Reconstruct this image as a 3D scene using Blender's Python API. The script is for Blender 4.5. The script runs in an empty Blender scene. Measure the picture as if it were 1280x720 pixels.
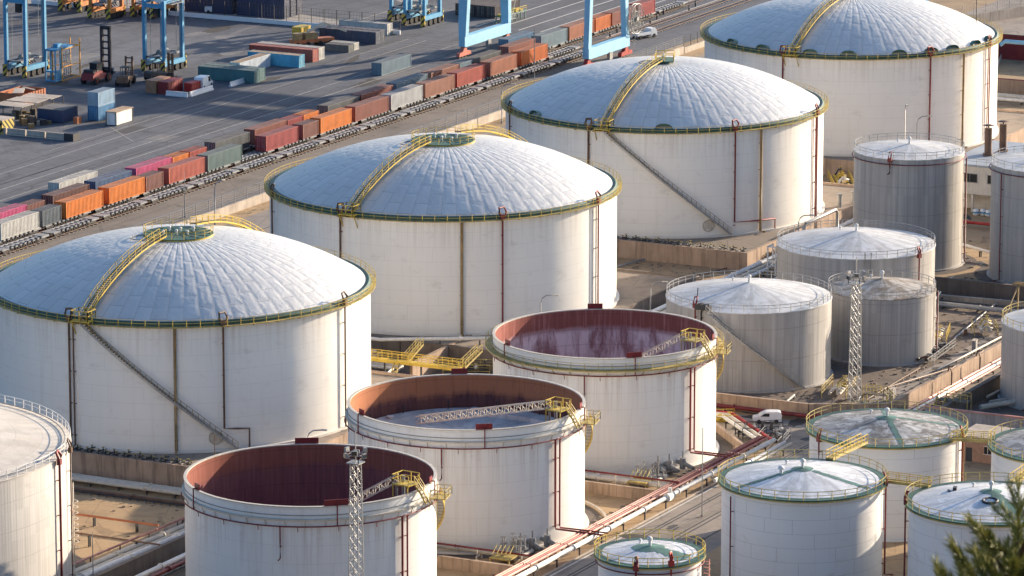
import bpy, math, random
from math import sin, cos, pi, radians as rad, sqrt, atan2, hypot, degrees
from mathutils import Vector
random.seed(7)
sc = bpy.context.scene
COL = sc.collection

# ------------------------------------------------------------------ mesh builder
class MB:
    def __init__(s):
        s.v = []; s.f = []; s.m = []; s.sm = []; s.k = 0; s.smooth = False
    def add(s, vs, fs):
        o = len(s.v); s.v.extend(vs)
        for f in fs:
            s.f.append(tuple(i + o for i in f)); s.m.append(s.k); s.sm.append(s.smooth)
    def box(s, x0, y0, z0, x1, y1, z1):
        s.add([(x0,y0,z0),(x1,y0,z0),(x1,y1,z0),(x0,y1,z0),(x0,y0,z1),(x1,y0,z1),(x1,y1,z1),(x0,y1,z1)],
              [(3,2,1,0),(4,5,6,7),(0,1,5,4),(1,2,6,5),(2,3,7,6),(3,0,4,7)])
    def cbox(s, c, d, rz=0.0):
        cx, cy, cz = c; hx, hy, hz = d[0]/2, d[1]/2, d[2]/2; ca, sa = cos(rz), sin(rz); vs = []
        for z in (-hz, hz):
            for x, y in ((-hx,-hy),(hx,-hy),(hx,hy),(-hx,hy)):
                vs.append((cx+x*ca-y*sa, cy+x*sa+y*ca, cz+z))
        s.add(vs, [(3,2,1,0),(4,5,6,7),(0,1,5,4),(1,2,6,5),(2,3,7,6),(3,0,4,7)])
    def beam(s, p, q, w, h=None):
        h = h or w
        p = Vector(p); q = Vector(q); d = (q-p)
        if d.length < 1e-6: return
        d.normalize(); up = Vector((0,0,1)) if abs(d.z) < .98 else Vector((1,0,0))
        a = d.cross(up).normalized()*w/2; b = a.cross(d).normalized()*h/2
        vs = []
        for e in (p, q):
            for sa, sb in ((-1,-1),(1,-1),(1,1),(-1,1)):
                vs.append(tuple(e + a*sa + b*sb))
        s.add(vs, [(0,1,2,3),(7,6,5,4),(0,4,5,1),(1,5,6,2),(2,6,7,3),(3,7,4,0)])
    def tube(s, pts, r, n=6, closed=False):
        P = [Vector(p) for p in pts]; N = len(P); vs = []; o = s.smooth; s.smooth = n > 4
        for i in range(N):
            a = P[(i-1) % N] if (closed or i > 0) else P[i]
            b = P[(i+1) % N] if (closed or i < N-1) else P[i]
            d = (b-a).normalized(); up = Vector((0,0,1)) if abs(d.z) < .95 else Vector((1,0,0))
            u = d.cross(up).normalized(); w = u.cross(d).normalized()
            for j in range(n):
                t = 2*pi*j/n + pi/n
                vs.append(tuple(P[i] + u*(r*cos(t)) + w*(r*sin(t))))
        fs = []
        for i in range(N if closed else N-1):
            k = (i+1) % N
            for j in range(n):
                j2 = (j+1) % n
                fs.append((i*n+j, i*n+j2, k*n+j2, k*n+j))
        s.add(vs, fs); s.smooth = o
        if not closed:
            b = len(s.v)-len(vs)
            for base, rev in ((0, False), ((N-1)*n, True)):
                s.f.append(tuple(b+base+(j if not rev else n-1-j) for j in range(n))); s.m.append(s.k); s.sm.append(False)
    def lathe(s, prof, n=64, c=(0,0), a0=0.0, a1=2*pi, cap=False):
        full = abs(a1-a0-2*pi) < 1e-6; m = n if full else n+1; vs = []; fs = []
        for r, z in prof:
            for j in range(m):
                t = a0+(a1-a0)*j/n
                vs.append((c[0]+r*cos(t), c[1]+r*sin(t), z))
        for i in range(len(prof)-1):
            for j in range(n):
                j2 = (j+1) % m
                fs.append((i*m+j, i*m+j2, (i+1)*m+j2, (i+1)*m+j))
        s.add(vs, fs)
    def disc(s, r, z, n=64, c=(0,0)):
        s.add([(c[0]+r*cos(2*pi*j/n), c[1]+r*sin(2*pi*j/n), z) for j in range(n)], [tuple(range(n))])
    def cyl(s, c, r, z0, z1, n=16, r1=None):
        o = s.smooth; s.smooth = True; s.lathe([(r, z0), (r1 if r1 is not None else r, z1)], n, c[:2]); s.smooth = o
        s.disc(r1 if r1 is not None else r, z1, n, c[:2]); s.disc(r, z0, n, c[:2])
    def wheel(s, c, r, w, ax='y', n=20):
        vs = []; 
        for e in (-w/2, w/2):
            for rr in (r, r*.55):
                for j in range(n):
                    t = 2*pi*j/n; p, q = rr*cos(t), rr*sin(t)
                    vs.append((c[0]+p, c[1]+e, c[2]+q) if ax == 'y' else (c[0]+e, c[1]+p, c[2]+q))
        fs = []
        for j in range(n):
            k = (j+1) % n
            fs += [(j, k, 2*n+k, 2*n+j), (j, n+j, n+k, k), (2*n+j, 2*n+k, 3*n+k, 3*n+j)]
        fs += [tuple(range(n, 2*n)), tuple(range(3*n, 4*n))]
        s.add(vs, fs)
    def prism(s, poly, z0, z1):
        n = len(poly)
        s.add([(x,y,z0) for x,y in poly]+[(x,y,z1) for x,y in poly],
              [tuple(reversed(range(n))), tuple(range(n, 2*n))]+[(i,(i+1)%n,n+(i+1)%n,n+i) for i in range(n)])
    def extr(s, poly, y0, y1):   # polygon in x,z extruded along y
        n = len(poly)
        s.add([(x,y0,z) for x,z in poly]+[(x,y1,z) for x,z in poly],
              [tuple(range(n)), tuple(reversed(range(n, 2*n)))]+[(i,n+i,n+(i+1)%n,(i+1)%n) for i in range(n)])
    def ball(s, c, r, n=10, sz=1.0):
        o = s.smooth; s.smooth = True
        s.lathe([(max(1e-3, r*cos(-pi/2+pi*i/8)), c[2]+r*sz*sin(-pi/2+pi*i/8)) for i in range(9)], n, c[:2]); s.smooth = o
    def ring_rail(s, R, z, h=1.1, gap=2.2, a0=0.0, a1=2*pi, r=.042, mid=True):
        full = abs(a1-a0-2*pi) < 1e-6; L = R*(a1-a0); n = max(6, int(L/1.2)); k = max(2, int(L/gap))
        for zz, rr in ((h, r), (h*.55, r*.75)) if mid else ((h, r),):
            pts = [(R*cos(a0+(a1-a0)*i/n), R*sin(a0+(a1-a0)*i/n), z+zz) for i in range(n if full else n+1)]
            s.tube(pts, rr, 4, full)
        for i in range(k if full else k+1):
            t = a0+(a1-a0)*i/k; s.beam((R*cos(t), R*sin(t), z), (R*cos(t), R*sin(t), z+h), r*1.6)
    def rail(s, p, q, h=1.1, gap=2.0, r=.05):
        p = Vector(p); q = Vector(q); n = max(1, int((q-p).length/gap)); u = Vector((0,0,1))
        s.beam(p+u*h, q+u*h, r*1.7); s.beam(p+u*h*.55, q+u*h*.55, r*1.3)
        for i in range(n+1):
            e = p+(q-p)*(i/n); s.beam(e, e+u*h, r*1.6)
    def build(s, name, mats, parent=None, loc=None):
        me = bpy.data.meshes.new(name); me.from_pydata(s.v, [], s.f)
        for m in (mats if isinstance(mats, (list, tuple)) else [mats]): me.materials.append(m)
        me.polygons.foreach_set('material_index', s.m); me.polygons.foreach_set('use_smooth', s.sm); me.update()
        o = bpy.data.objects.new(name, me); COL.objects.link(o)
        if parent is not None: o.parent = parent
        if loc is not None: o.location = loc
        return o

def tag(o, label=None, cat=None, group=None, kind=None):
    if label: o['label'] = label
    if cat: o['category'] = cat
    if group: o['group'] = group
    if kind: o['kind'] = kind
    return o
def root(name, loc, label, cat, group=None, rz=0.0):
    o = bpy.data.objects.new(name, None); COL.objects.link(o); o.empty_display_size = .5
    o.location = loc; o.rotation_euler = (0, 0, rz); return tag(o, label, cat, group)
def copy_tree(o, loc=None, rz=None, label=None, parent=None):
    c = o.copy(); COL.objects.link(c)
    if parent is not None: c.parent = parent
    if loc is not None: c.location = loc
    if rz is not None: c.rotation_euler = (0, 0, rz)
    if label: c['label'] = label
    for ch in list(o.children): copy_tree(ch, parent=c)
    return c
def struct(name, mb, m):
    return tag(mb.build(name, m), kind='structure')

# ------------------------------------------------------------------ materials
class NT:
    def __init__(s, name):
        s.m = bpy.data.materials.new(name); s.m.use_nodes = True; s.t = s.m.node_tree; s.n = s.t.nodes
        s.b = s.n['Principled BSDF']
    def new(s, t, **kw):
        o = s.n.new(t)
        for k, v in kw.items(): setattr(o, k, v)
        return o
    def put(s, sock, v):
        if hasattr(v, 'is_output') or hasattr(v, 'links'): s.t.links.new(v, sock)
        else: sock.default_value = v
    def math(s, op, a, b=0.0, c=0.0):
        o = s.new('ShaderNodeMath', operation=op); s.put(o.inputs[0], a); s.put(o.inputs[1], b); s.put(o.inputs[2], c); return o.outputs[0]
    def mix(s, f, a, b, mode='MIX'):
        o = s.new('ShaderNodeMix', data_type='RGBA', blend_type=mode)
        s.put(o.inputs[0], f); s.put(o.inputs[6], a if hasattr(a, 'links') else (*a, 1)); s.put(o.inputs[7], b if hasattr(b, 'links') else (*b, 1)); return o.outputs[2]
    def noise(s, vec, scale, detail=4.0, rough=.55, dist=0.0):
        o = s.new('ShaderNodeTexNoise'); s.put(o.inputs['Vector'], vec); o.inputs['Scale'].default_value = scale
        o.inputs['Detail'].default_value = detail; o.inputs['Roughness'].default_value = rough; o.inputs['Distortion'].default_value = dist; return o.outputs[0]
    def ramp(s, v, lo, hi, a=0.0, b=1.0):
        o = s.new('ShaderNodeMapRange'); s.put(o.inputs[0], v); o.inputs[1].default_value = lo; o.inputs[2].default_value = hi
        o.inputs[3].default_value = a; o.inputs[4].default_value = b; return o.outputs[0]
    def scl(s, vec, sx, sy, sz):
        o = s.new('ShaderNodeVectorMath', operation='MULTIPLY'); s.put(o.inputs[0], vec); o.inputs[1].default_value = (sx, sy, sz); return o.outputs[0]
    def obj(s):
        return s.new('ShaderNodeTexCoord').outputs['Object']
    def sep(s, v):
        o = s.new('ShaderNodeSeparateXYZ'); s.put(o.inputs[0], v); return o.outputs
    def comb(s, x, y, z):
        o = s.new('ShaderNodeCombineXYZ'); s.put(o.inputs[0], x); s.put(o.inputs[1], y); s.put(o.inputs[2], z); return o.outputs[0]
    def bump(s, h, d=.05, st=1.0):
        o = s.new('ShaderNodeBump'); o.inputs['Strength'].default_value = st; o.inputs['Distance'].default_value = d
        s.put(o.inputs['Height'], h); s.t.links.new(o.outputs[0], s.b.inputs['Normal'])
    def fin(s, col, rough=.6, metal=0.0, spec=.4):
        s.put(s.b.inputs['Base Color'], col if hasattr(col, 'links') else (*col, 1)); s.put(s.b.inputs['Roughness'], rough)
        s.b.inputs['Metallic'].default_value = metal; s.b.inputs['Specular IOR Level'].default_value = spec; return s.m

def sc3(c, k): return tuple(min(1, x*k) for x in c)
def paint(name, c, var=.25, scale=.6, rough=.55, metal=0.0, dirt=(.06,.045,.035), amt=.35):
    n = NT(name); o = n.obj()
    a = n.mix(n.ramp(n.noise(o, scale, 5), .35, .7), c, sc3(c, 1-var))
    st = n.noise(n.scl(o, 1.3, 1.3, .12), 1.5, 5, .6)
    a = n.mix(n.ramp(st, .5, .8, 0, amt), a, dirt)
    return n.fin(a, rough, metal)

# cylindrical shell paint: vertical dirt runs, weld seams, blotches
def shell(name, c, R, run=.35, runc=(.30,.24,.18), course=2.4, seam=.12, stripes=0.0, blotch=.15, rough=.5, low=0.0, top=0.0, H=19.0):
    n = NT(name); o = n.obj(); x, y, z = n.sep(o)[:3]
    th = n.math('MULTIPLY', n.math('ARCTAN2', y, x), R)
    cv = n.comb(th, 0.0, z)
    a = n.mix(n.ramp(n.noise(n.scl(cv, .06, 1, .12), 1.0, 4), .35, .7, 0, blotch), c, sc3(c, .72))
    r1 = n.noise(n.scl(cv, 1.1, 1, .035), 1.0, 6, .6); r2 = n.noise(n.scl(cv, .22, 1, .05), 1.0, 4)
    f = n.math('MULTIPLY', n.ramp(r1, .5, .78), n.ramp(r2, .38, .66)); f = n.math('MULTIPLY', f, run)
    a = n.mix(f, a, runc)
    # rusty/dirty spots
    sp = n.noise(n.scl(cv, .22, 1, .42), 1.0, 8, .7)
    a = n.mix(n.ramp(sp, .57, .72, 0, blotch*1.7), a, (.33,.29,.25))
    if top:
        ft = n.math('MULTIPLY', n.ramp(n.math('ADD', z, n.math('MULTIPLY', r2, 6.0)), H-3.5, H+2.0, 0, top), n.ramp(n.noise(n.scl(cv, 1.8, 1, .03), 1.0, 6, .7), .47, .7))
        ft = n.math('MULTIPLY', ft, n.math('LESS_THAN', z, H-.1 if H < 17 else 99.0))
        a = n.mix(ft, a, (.27,.16,.09))
    hz = None
    if seam:
        fz = n.math('FRACT', n.math('DIVIDE', z, course)); ln = n.math('LESS_THAN', fz, .025)
        row = n.math('FLOOR', n.math('DIVIDE', z, course)); fx = n.math('FRACT', n.math('ADD', n.math('DIVIDE', th, 8.0), n.math('MULTIPLY', row, .37)))
        lv = n.math('LESS_THAN', fx, .008); hz = n.math('MAXIMUM', ln, lv)
        a = n.mix(n.math('MULTIPLY', hz, seam), a, (.12,.10,.085))
    if stripes:
        fx = n.math('FRACT', n.math('DIVIDE', th, .55)); tr = n.math('ABSOLUTE', n.math('SUBTRACT', fx, .5))
        wn = n.noise(n.scl(cv, 1.0, 1, .018), 1.0, 7, .75)
        a = n.mix(n.ramp(wn, .46, .66, 0, stripes), a, sc3(c, .42))
        a = n.mix(n.ramp(n.noise(n.scl(cv, .5, 1, .01), 1.7, 3), .55, .72, 0, stripes*.8), a, sc3(c, 1.35))
        pw = n.new('ShaderNodeTexWhiteNoise', noise_dimensions='2D'); n.put(pw.inputs['Vector'], n.comb(n.math('FLOOR', n.math('DIVIDE', th, 1.25)), n.math('FLOOR', n.math('DIVIDE', n.math('ADD', z, 1.3), course)), 0.0))
        a = n.mix(n.ramp(pw.outputs[0], 0, 1, 0, .38), a, sc3(c, .62))
        n.bump(n.math('ADD', n.math('MULTIPLY', tr, .4), n.math('MULTIPLY', wn, 1.5)), .035, .8)
    else:
        n.bump(n.noise(n.scl(cv, .22, 1, .3), 1.0, 3), .06, .5)
    if low:
        a = n.mix(n.ramp(n.math('ADD', z, n.math('MULTIPLY', r1, 1.5)), .6, 2.2, low, 0), a, (.36,.29,.21))
    return n.fin(a, rough, 0.0, .4)

def roofmat(name, c, R, kind='plate', spots=.25, spotc=(.32,.30,.27), rough=.42, metal=0.0):
    n = NT(name); o = n.obj(); x, y, z = n.sep(o)[:3]
    r = n.math('SQRT', n.math('ADD', n.math('MULTIPLY', x, x), n.math('MULTIPLY', y, y))); th = n.math('ARCTAN2', y, x)
    a = n.mix(n.ramp(n.noise(o, .18, 5, .6), .38, .68, 0, .35), c, sc3(c, .80))
    if kind == 'plate':
        swirl = n.math('ADD', n.math('MULTIPLY', th, 72/(2*pi)), n.math('MULTIPLY', r, .02))
        bt = n.new('ShaderNodeTexBrick', offset=.5, squash=1.0); n.put(bt.inputs['Vector'], n.comb(n.math('DIVIDE', r, 2.9), swirl, 0.0))
        bt.inputs['Color1'].default_value = (1,1,1,1); bt.inputs['Color2'].default_value = (.94,.94,.94,1); bt.inputs['Mortar'].default_value = (.62,.61,.60,1)
        bt.inputs['Scale'].default_value = 1; bt.inputs['Mortar Size'].default_value = .03; bt.inputs['Brick Width'].default_value = 1.6; bt.inputs['Row Height'].default_value = 1.0
        bt.inputs['Mortar Smooth'].default_value = .6
        a = n.mix(.8, a, bt.outputs[0], 'MULTIPLY')
        rs = n.noise(n.comb(n.math('MULTIPLY', th, 22.0), n.math('MULTIPLY', r, .12), 0.0), 1.0, 6, .7)
        a = n.mix(n.ramp(rs, .55, .75, 0, .35), a, (.38,.36,.33))
        pb = n.new('ShaderNodeTexBrick', offset=.5, squash=1.0); n.put(pb.inputs['Vector'], n.comb(n.math('DIVIDE', r, 2.9), swirl, 0.0))
        pb.inputs['Scale'].default_value = 1; pb.inputs['Mortar Size'].default_value = .30; pb.inputs['Brick Width'].default_value = 1.6; pb.inputs['Row Height'].default_value = 1.0; pb.inputs['Mortar Smooth'].default_value = 1.0
        fr = n.math('FRACT', swirl)
        hgt = n.math('ADD', n.math('MULTIPLY', n.noise(o, .5, 3, .5, .6), .55), n.math('ADD', n.math('MULTIPLY', fr, .10), n.math('MULTIPLY', pb.outputs['Fac'], -.15)))
        n.bump(hgt, .22, 1.0)
    else:
        fr = n.math('FRACT', n.math('MULTIPLY', th, 24/(2*pi))); ln = n.math('LESS_THAN', n.math('MULTIPLY', fr, r), .10)
        fr2 = n.math('FRACT', n.math('DIVIDE', r, 3.6)); l2 = n.math('LESS_THAN', fr2, .02)
        a = n.mix(n.math('MULTIPLY', n.math('MAXIMUM', ln, l2), .45), a, (.25,.24,.22))
        sect = n.noise(n.comb(n.math('MULTIPLY', th, 3.5), n.math('MULTIPLY', r, .1), 0.0), 2.0, 4)
        a = n.mix(n.ramp(sect, .45, .60, 0, min(1, spots*1.1)), a, sc3(c, .55))
        pl = n.new('ShaderNodeTexWhiteNoise', noise_dimensions='2D'); n.put(pl.inputs['Vector'], n.comb(n.math('FLOOR', n.math('MULTIPLY', th, 24/(2*pi))), n.math('FLOOR', n.math('DIVIDE', r, 3.6)), 0.0))
        a = n.mix(n.ramp(pl.outputs[0], .5, 1.0, 0, spots*.7), a, sc3(spotc, 1.15))
        n.bump(n.noise(o, .5, 3), .12, .6)
    lo_ = (.60-.16*spots) if kind == 'cone' else .6
    a = n.mix(n.ramp(n.noise(o, .45, 8, .72, .5), lo_, lo_+.14, 0, min(1, spots*1.1)), a, spotc)
    return n.fin(a, rough, metal, .5)

def ground(name, c1, c2, big=.02, fine=.8, joints=None, jc=None, stain=(.03,.03,.032), stamt=.3, track=None, rough=.9):
    n = NT(name); o = n.obj()
    a = n.mix(n.ramp(n.noise(o, big, 6, .6, .4), .35, .65), c1, c2)
    a = n.mix(n.ramp(n.noise(o, fine, 6, .7), .4, .75, 0, .35), a, sc3(c1, .6))
    if track:
        t = n.noise(n.scl(o, track[0], track[1], 0), 1.0, 6, .65, .3)
        a = n.mix(n.ramp(t, .5, .72, 0, .55), a, sc3(c1, .45)); a = n.mix(n.ramp(t, .28, .42, .4, 0), a, sc3(c2, 1.35))
    a = n.mix(n.ramp(n.noise(o, .07, 8, .7, .8), .53, .68, 0, stamt), a, stain)
    a = n.mix(n.ramp(n.noise(o, .35, 8, .75, .6), .56, .70, 0, stamt*.8), a, stain)
    cr = n.new('ShaderNodeTexVoronoi', feature='DISTANCE_TO_EDGE'); n.put(cr.inputs['Vector'], o); cr.inputs['Scale'].default_value = .16
    a = n.mix(n.math('MULTIPLY', n.math('LESS_THAN', cr.outputs[0], .012), .35), a, sc3(stain, .7))
    if joints:
        x, y, z = n.sep(o)[:3]
        l = n.math('MAXIMUM', n.math('LESS_THAN', n.math('FRACT', n.math('DIVIDE', x, joints)), .02), n.math('LESS_THAN', n.math('FRACT', n.math('DIVIDE', y, joints)), .02))
        a = n.mix(n.math('MULTIPLY', l, .5), a, jc or sc3(c1, .5))
    n.bump(n.noise(o, 1.6, 5), .06, .5)
    return n.fin(a, rough, 0.0, .25)

def concrete(name, c, runs=.5):
    n = NT(name); o = n.obj()
    a = n.mix(n.ramp(n.noise(o, .25, 6), .35, .68), c, sc3(c, .68))
    st = n.noise(n.scl(o, .9, .9, .09), 1.3, 6, .65)
    a = n.mix(n.ramp(st, .48, .74, 0, runs), a, (.09,.06,.045))
    x, y, z = n.sep(o)[:3]
    l = n.math('MAXIMUM', n.math('LESS_THAN', n.math('FRACT', n.math('DIVIDE', x, 6.0)), .012), n.math('LESS_THAN', n.math('FRACT', n.math('DIVIDE', y, 6.0)), .012))
    a = n.mix(n.math('MULTIPLY', l, .5), a, (.05,.04,.035))
    n.bump(n.noise(o, 1.2, 4), .04, .5)
    return n.fin(a, .85, 0.0, .25)

def rustin(name, c1, c2, c3, R):
    n = NT(name); o = n.obj(); x, y, z = n.sep(o)[:3]; th = n.math('MULTIPLY', n.math('ARCTAN2', y, x), R); cv = n.comb(th, 0.0, z)
    w = n.noise(n.scl(cv, .33, 1, .10), 1.0, 8, .72, .4)
    a = n.mix(n.ramp(w, .42, .56), c1, c2)
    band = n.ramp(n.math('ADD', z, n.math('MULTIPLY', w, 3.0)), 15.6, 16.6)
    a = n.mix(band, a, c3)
    fine = n.noise(n.scl(cv, 2.5, 1, .09), 1.0, 5, .7)
    a = n.mix(n.ramp(fine, .52, .75, 0, .6), a, sc3(c1, 2.4)); a = n.mix(n.ramp(fine, .3, .45, .55, 0), a, sc3(c1, .4))
    fz = n.math('LESS_THAN', n.math('FRACT', n.math('DIVIDE', z, 2.4)), .03); a = n.mix(n.math('MULTIPLY', fz, .4), a, sc3(c1, .35))
    n.bump(w, .05, .5)
    return n.fin(a, .9, 0.0, .15)

WHITE = (.80,.785,.75)
M = {}
M['shell'] = shell('white_tank_paint', (.84,.805,.74), 29, .30, (.48,.41,.33), 2.41, .15, blotch=.2, low=.3, top=.35, H=19)
M['roof'] = roofmat('dome_plate_paint', (.69,.672,.63), 29, rough=.45, metal=.35)
M['oshell'] = shell('open_tank_paint', (.78,.755,.71), 16.65, .40, (.42,.31,.21), 2.45, .16, blotch=.16, low=.35, top=.5, H=15)
M['lshell'] = shell('clad_tank_sheet', (.60,.575,.54), 29, .5, (.30,.26,.22), 4.0, .25, stripes=.35, blotch=.25)
M['gshell'] = shell('grey_clad_sheet', (.46,.435,.405), 11, .9, (.19,.15,.12), 5.0, .35, stripes=.75, blotch=.35)
M['sshell'] = shell('plated_tank_paint', (.74,.735,.72), 10.8, .30, (.42,.36,.28), 1.95, .38, blotch=.18, low=.2)
M['groof'] = roofmat('cone_roof_grey', (.62,.62,.61), 13, 'cone', .55, (.33,.30,.26), .6)
M['groofd'] = roofmat('cone_roof_brown', (.46,.43,.39), 9, 'cone', .95, (.17,.13,.09), .7)
M['sroof'] = roofmat('cone_roof_white', (.68,.69,.70), 11, 'cone', .65, (.36,.36,.36), .5)
M['sroofd'] = roofmat('cone_roof_mottled', (.55,.54,.52), 11, 'cone', 1.0, (.14,.125,.105), .6)
M['lroof'] = roofmat('low_cone_offwhite', (.58,.53,.46), 29, 'cone', .35, (.36,.30,.23), .7)
M['green'] = paint('green_paint', (.05,.125,.088), .35, .8)
M['dgreen'] = paint('dark_green_paint', (.035,.10,.075), .35, .8)
M['pgreen'] = paint('pale_green_paint', (.10,.21,.17), .5, .5, .6, amt=.2)
M['yellow'] = paint('yellow_paint', (.60,.42,.06), .3, .8, .5, amt=.35)
M['yellowd'] = paint('worn_yellow_paint', (.50,.38,.12), .4, .8, .6, amt=.45)
M['grate'] = paint('dark_steel_grating', (.11,.09,.06), .3, 2.0, .7)
M['red'] = paint('red_pipe_paint', (.23,.035,.035), .35, .7)
M['redb'] = paint('red_board_paint', (.20,.018,.022), .25, .7)
M['brightred'] = paint('bright_red_paint', (.40,.035,.03), .3, .7)
M['pink'] = paint('faded_red_pipe', (.50,.24,.20), .3, .6, amt=.3)
M['orangep'] = paint('orange_pipe_paint', (.50,.17,.07), .3, .6)
M['white'] = paint('white_pipe_paint', (.74,.72,.68), .15, .7, amt=.28)
M['cream'] = paint('cream_pipe_paint', (.60,.54,.45), .2, .7, amt=.3)
M['galv'] = paint('galvanised_steel', (.36,.36,.355), .25, 1.0, .45, .3, amt=.3)
M['grey'] = paint('grey_steel', (.28,.28,.28), .25, 1.0)
M['dark'] = paint('dark_steel', (.04,.04,.045), .3, 1.0)
M['brownpipe'] = paint('rusty_pipe', (.17,.095,.06), .4, .8)
M['rustp'] = paint('rusty_yellow_pipe', (.36,.25,.12), .4, .8)
M['blue'] = paint('carrier_blue_paint', (.075,.30,.50), .2, .5, amt=.15)
M['lblue'] = paint('crane_blue_paint', (.26,.52,.70), .15, .4, amt=.12)
M['orange'] = paint('carrier_orange_paint', (.60,.22,.05), .3, .5, amt=.3)
M['rubber'] = paint('tyre_rubber', (.025,.025,.027), .3, 2.0, .85)
M['vehicle'] = paint('white_vehicle_paint', (.75,.75,.75), .06, .5, .3, amt=.08)
M['glass'] = NT('dark_window_glass').fin((.02,.025,.03), .08, 0.0, .6)
M['conc'] = concrete('bund_concrete', (.44,.32,.235), .75)
M['concl'] = concrete('pale_concrete', (.50,.43,.36), .3)
M['concd'] = concrete('dark_bund_concrete', (.20,.165,.14), .6)
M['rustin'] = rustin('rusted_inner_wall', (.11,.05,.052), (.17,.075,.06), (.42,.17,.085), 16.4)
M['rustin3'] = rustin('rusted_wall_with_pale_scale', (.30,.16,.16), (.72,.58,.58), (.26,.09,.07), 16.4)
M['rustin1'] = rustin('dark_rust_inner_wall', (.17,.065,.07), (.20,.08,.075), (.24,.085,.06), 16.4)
M['froof'] = roofmat('floating_roof_paint', (.60,.585,.56), 16, 'cone', .45, (.20,.19,.18), .6)
# ------------------------------------------------------------------ tanks
def pol(r, a, z=0.0, t=0.0):
    return (r*cos(a)-t*sin(a), r*sin(a)+t*cos(a), z)

def riser(parent, R, a, z1, z0=0.2, m='red', r=.13, hoop=True, elbow=None, off=.45, name='foam_pipe'):
    b = MB(); p = [pol(R+off, a, z1)]
    if elbow:
        ze, da = elbow
        p += [pol(R+off, a, ze), pol(R+off, a+da*.5, ze-.15), pol(R+off, a+da, ze-.3), pol(R+off, a+da, z0)]
    else:
        p += [pol(R+off, a, (z1+z0)/2), pol(R+off, a, z0), pol(R+off+1.2, a, z0)]
    b.tube(p, r, 6)
    if hoop:
        b.tube([pol(R+off, a, z1), pol(R+off+.1, a-.02, z1+.9), pol(R+off-.2, a-.018, z1+1.7), pol(R+off-.35, a+.012, z1+1.8), pol(R+off, a+.022, z1+1.1), pol(R+off+.1, a+.008, z1+.1)], r*1.25, 6)
        b.cbox(pol(R+off, a, z1+.3), (.5, .7, .7), a)
    z = z0+1.5
    while z < z1-1:
        b.cbox(pol(R+off*.5, a, z), (off, r*2.4, .07), a); z += 4.8
    return b.build(name, M[m], parent)

def helix_stair(parent, R, a0, a1, z0, z1, m_str, m_tread, m_rail, w=.85, name='stair'):
    n = max(8, int(abs(z1-z0)/.32)); b = MB()
    P = lambda r, t, dz=0: pol(r, a0+(a1-a0)*t, z0+(z1-z0)*t+dz)
    N = 28
    for rr in (R+.14, R+.14+w):
        b.k = 0
        for i in range(N): b.beam(P(rr, i/N), P(rr, (i+1)/N), .09, .32)
    b.k = 1
    for i in range(n):
        t = (i+.5)/n; b.cbox(P(R+.14+w/2, t, .05), (w, .34, .06), a0+(a1-a0)*t)
    s = b.build(name, [M[m_str], M[m_tread]], parent)
    q = MB()
    for h, rr in ((1.05, .05), (.55, .04)):
        q.tube([P(R+.14+w, i/N, h) for i in range(N+1)], rr, 4)
    for i in range(N+1): q.beam(P(R+.14+w, i/N), P(R+.14+w, i/N, 1.05), .07)
    q.build('handrail', M[m_rail], s)
    return s

def roof_walk(parent, a, pts, w=1.0, name='roof_stair', rails=True, mat=('yellow', 'grate')):
    b = MB(); P = lambda i, t, dz=0.0: pol(pts[i][0], a, pts[i][1]+dz, t)
    for i in range(len(pts)-1):
        b.k = 0
        for t in (-w/2, w/2): b.beam(P(i, t), P(i+1, t), .08, .24)
        b.k = 1
        L = hypot(pts[i+1][0]-pts[i][0], pts[i+1][1]-pts[i][1]); k = max(1, int(L/.45))
        for j in range(k):
            f = (j+.5)/k; r = pts[i][0]+(pts[i+1][0]-pts[i][0])*f; z = pts[i][1]+(pts[i+1][1]-pts[i][1])*f
            b.cbox(pol(r, a, z+.06), (.36, w-.1, .06), a)
    s = b.build(name, [M[mat[0]], M[mat[1]]], parent)
    if rails:
        q = MB()
        for t in (-w/2, w/2):
            for h, rr in ((1.05, .045), (.55, .035)): q.tube([P(i, t, h) for i in range(len(pts))], rr, 4)
            for i in range(len(pts)): q.beam(P(i, t), P(i, t, 1.05), .07)
        q.build('handrail', M[mat[0]], s)
    return s

def small_vent(parent, x, y, z, h=1.0, r=.3, m='white', name='roof_vent'):
    b = MB(); b.cyl((x, y), r*.55, z-.3, z+h*.6, 12); b.cyl((x, y), r, z+h*.6, z+h*.85, 12); b.cyl((x, y), r, z+h*.85, z+h, 12, r*.3)
    return b.build(name, M[m], parent)

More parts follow.
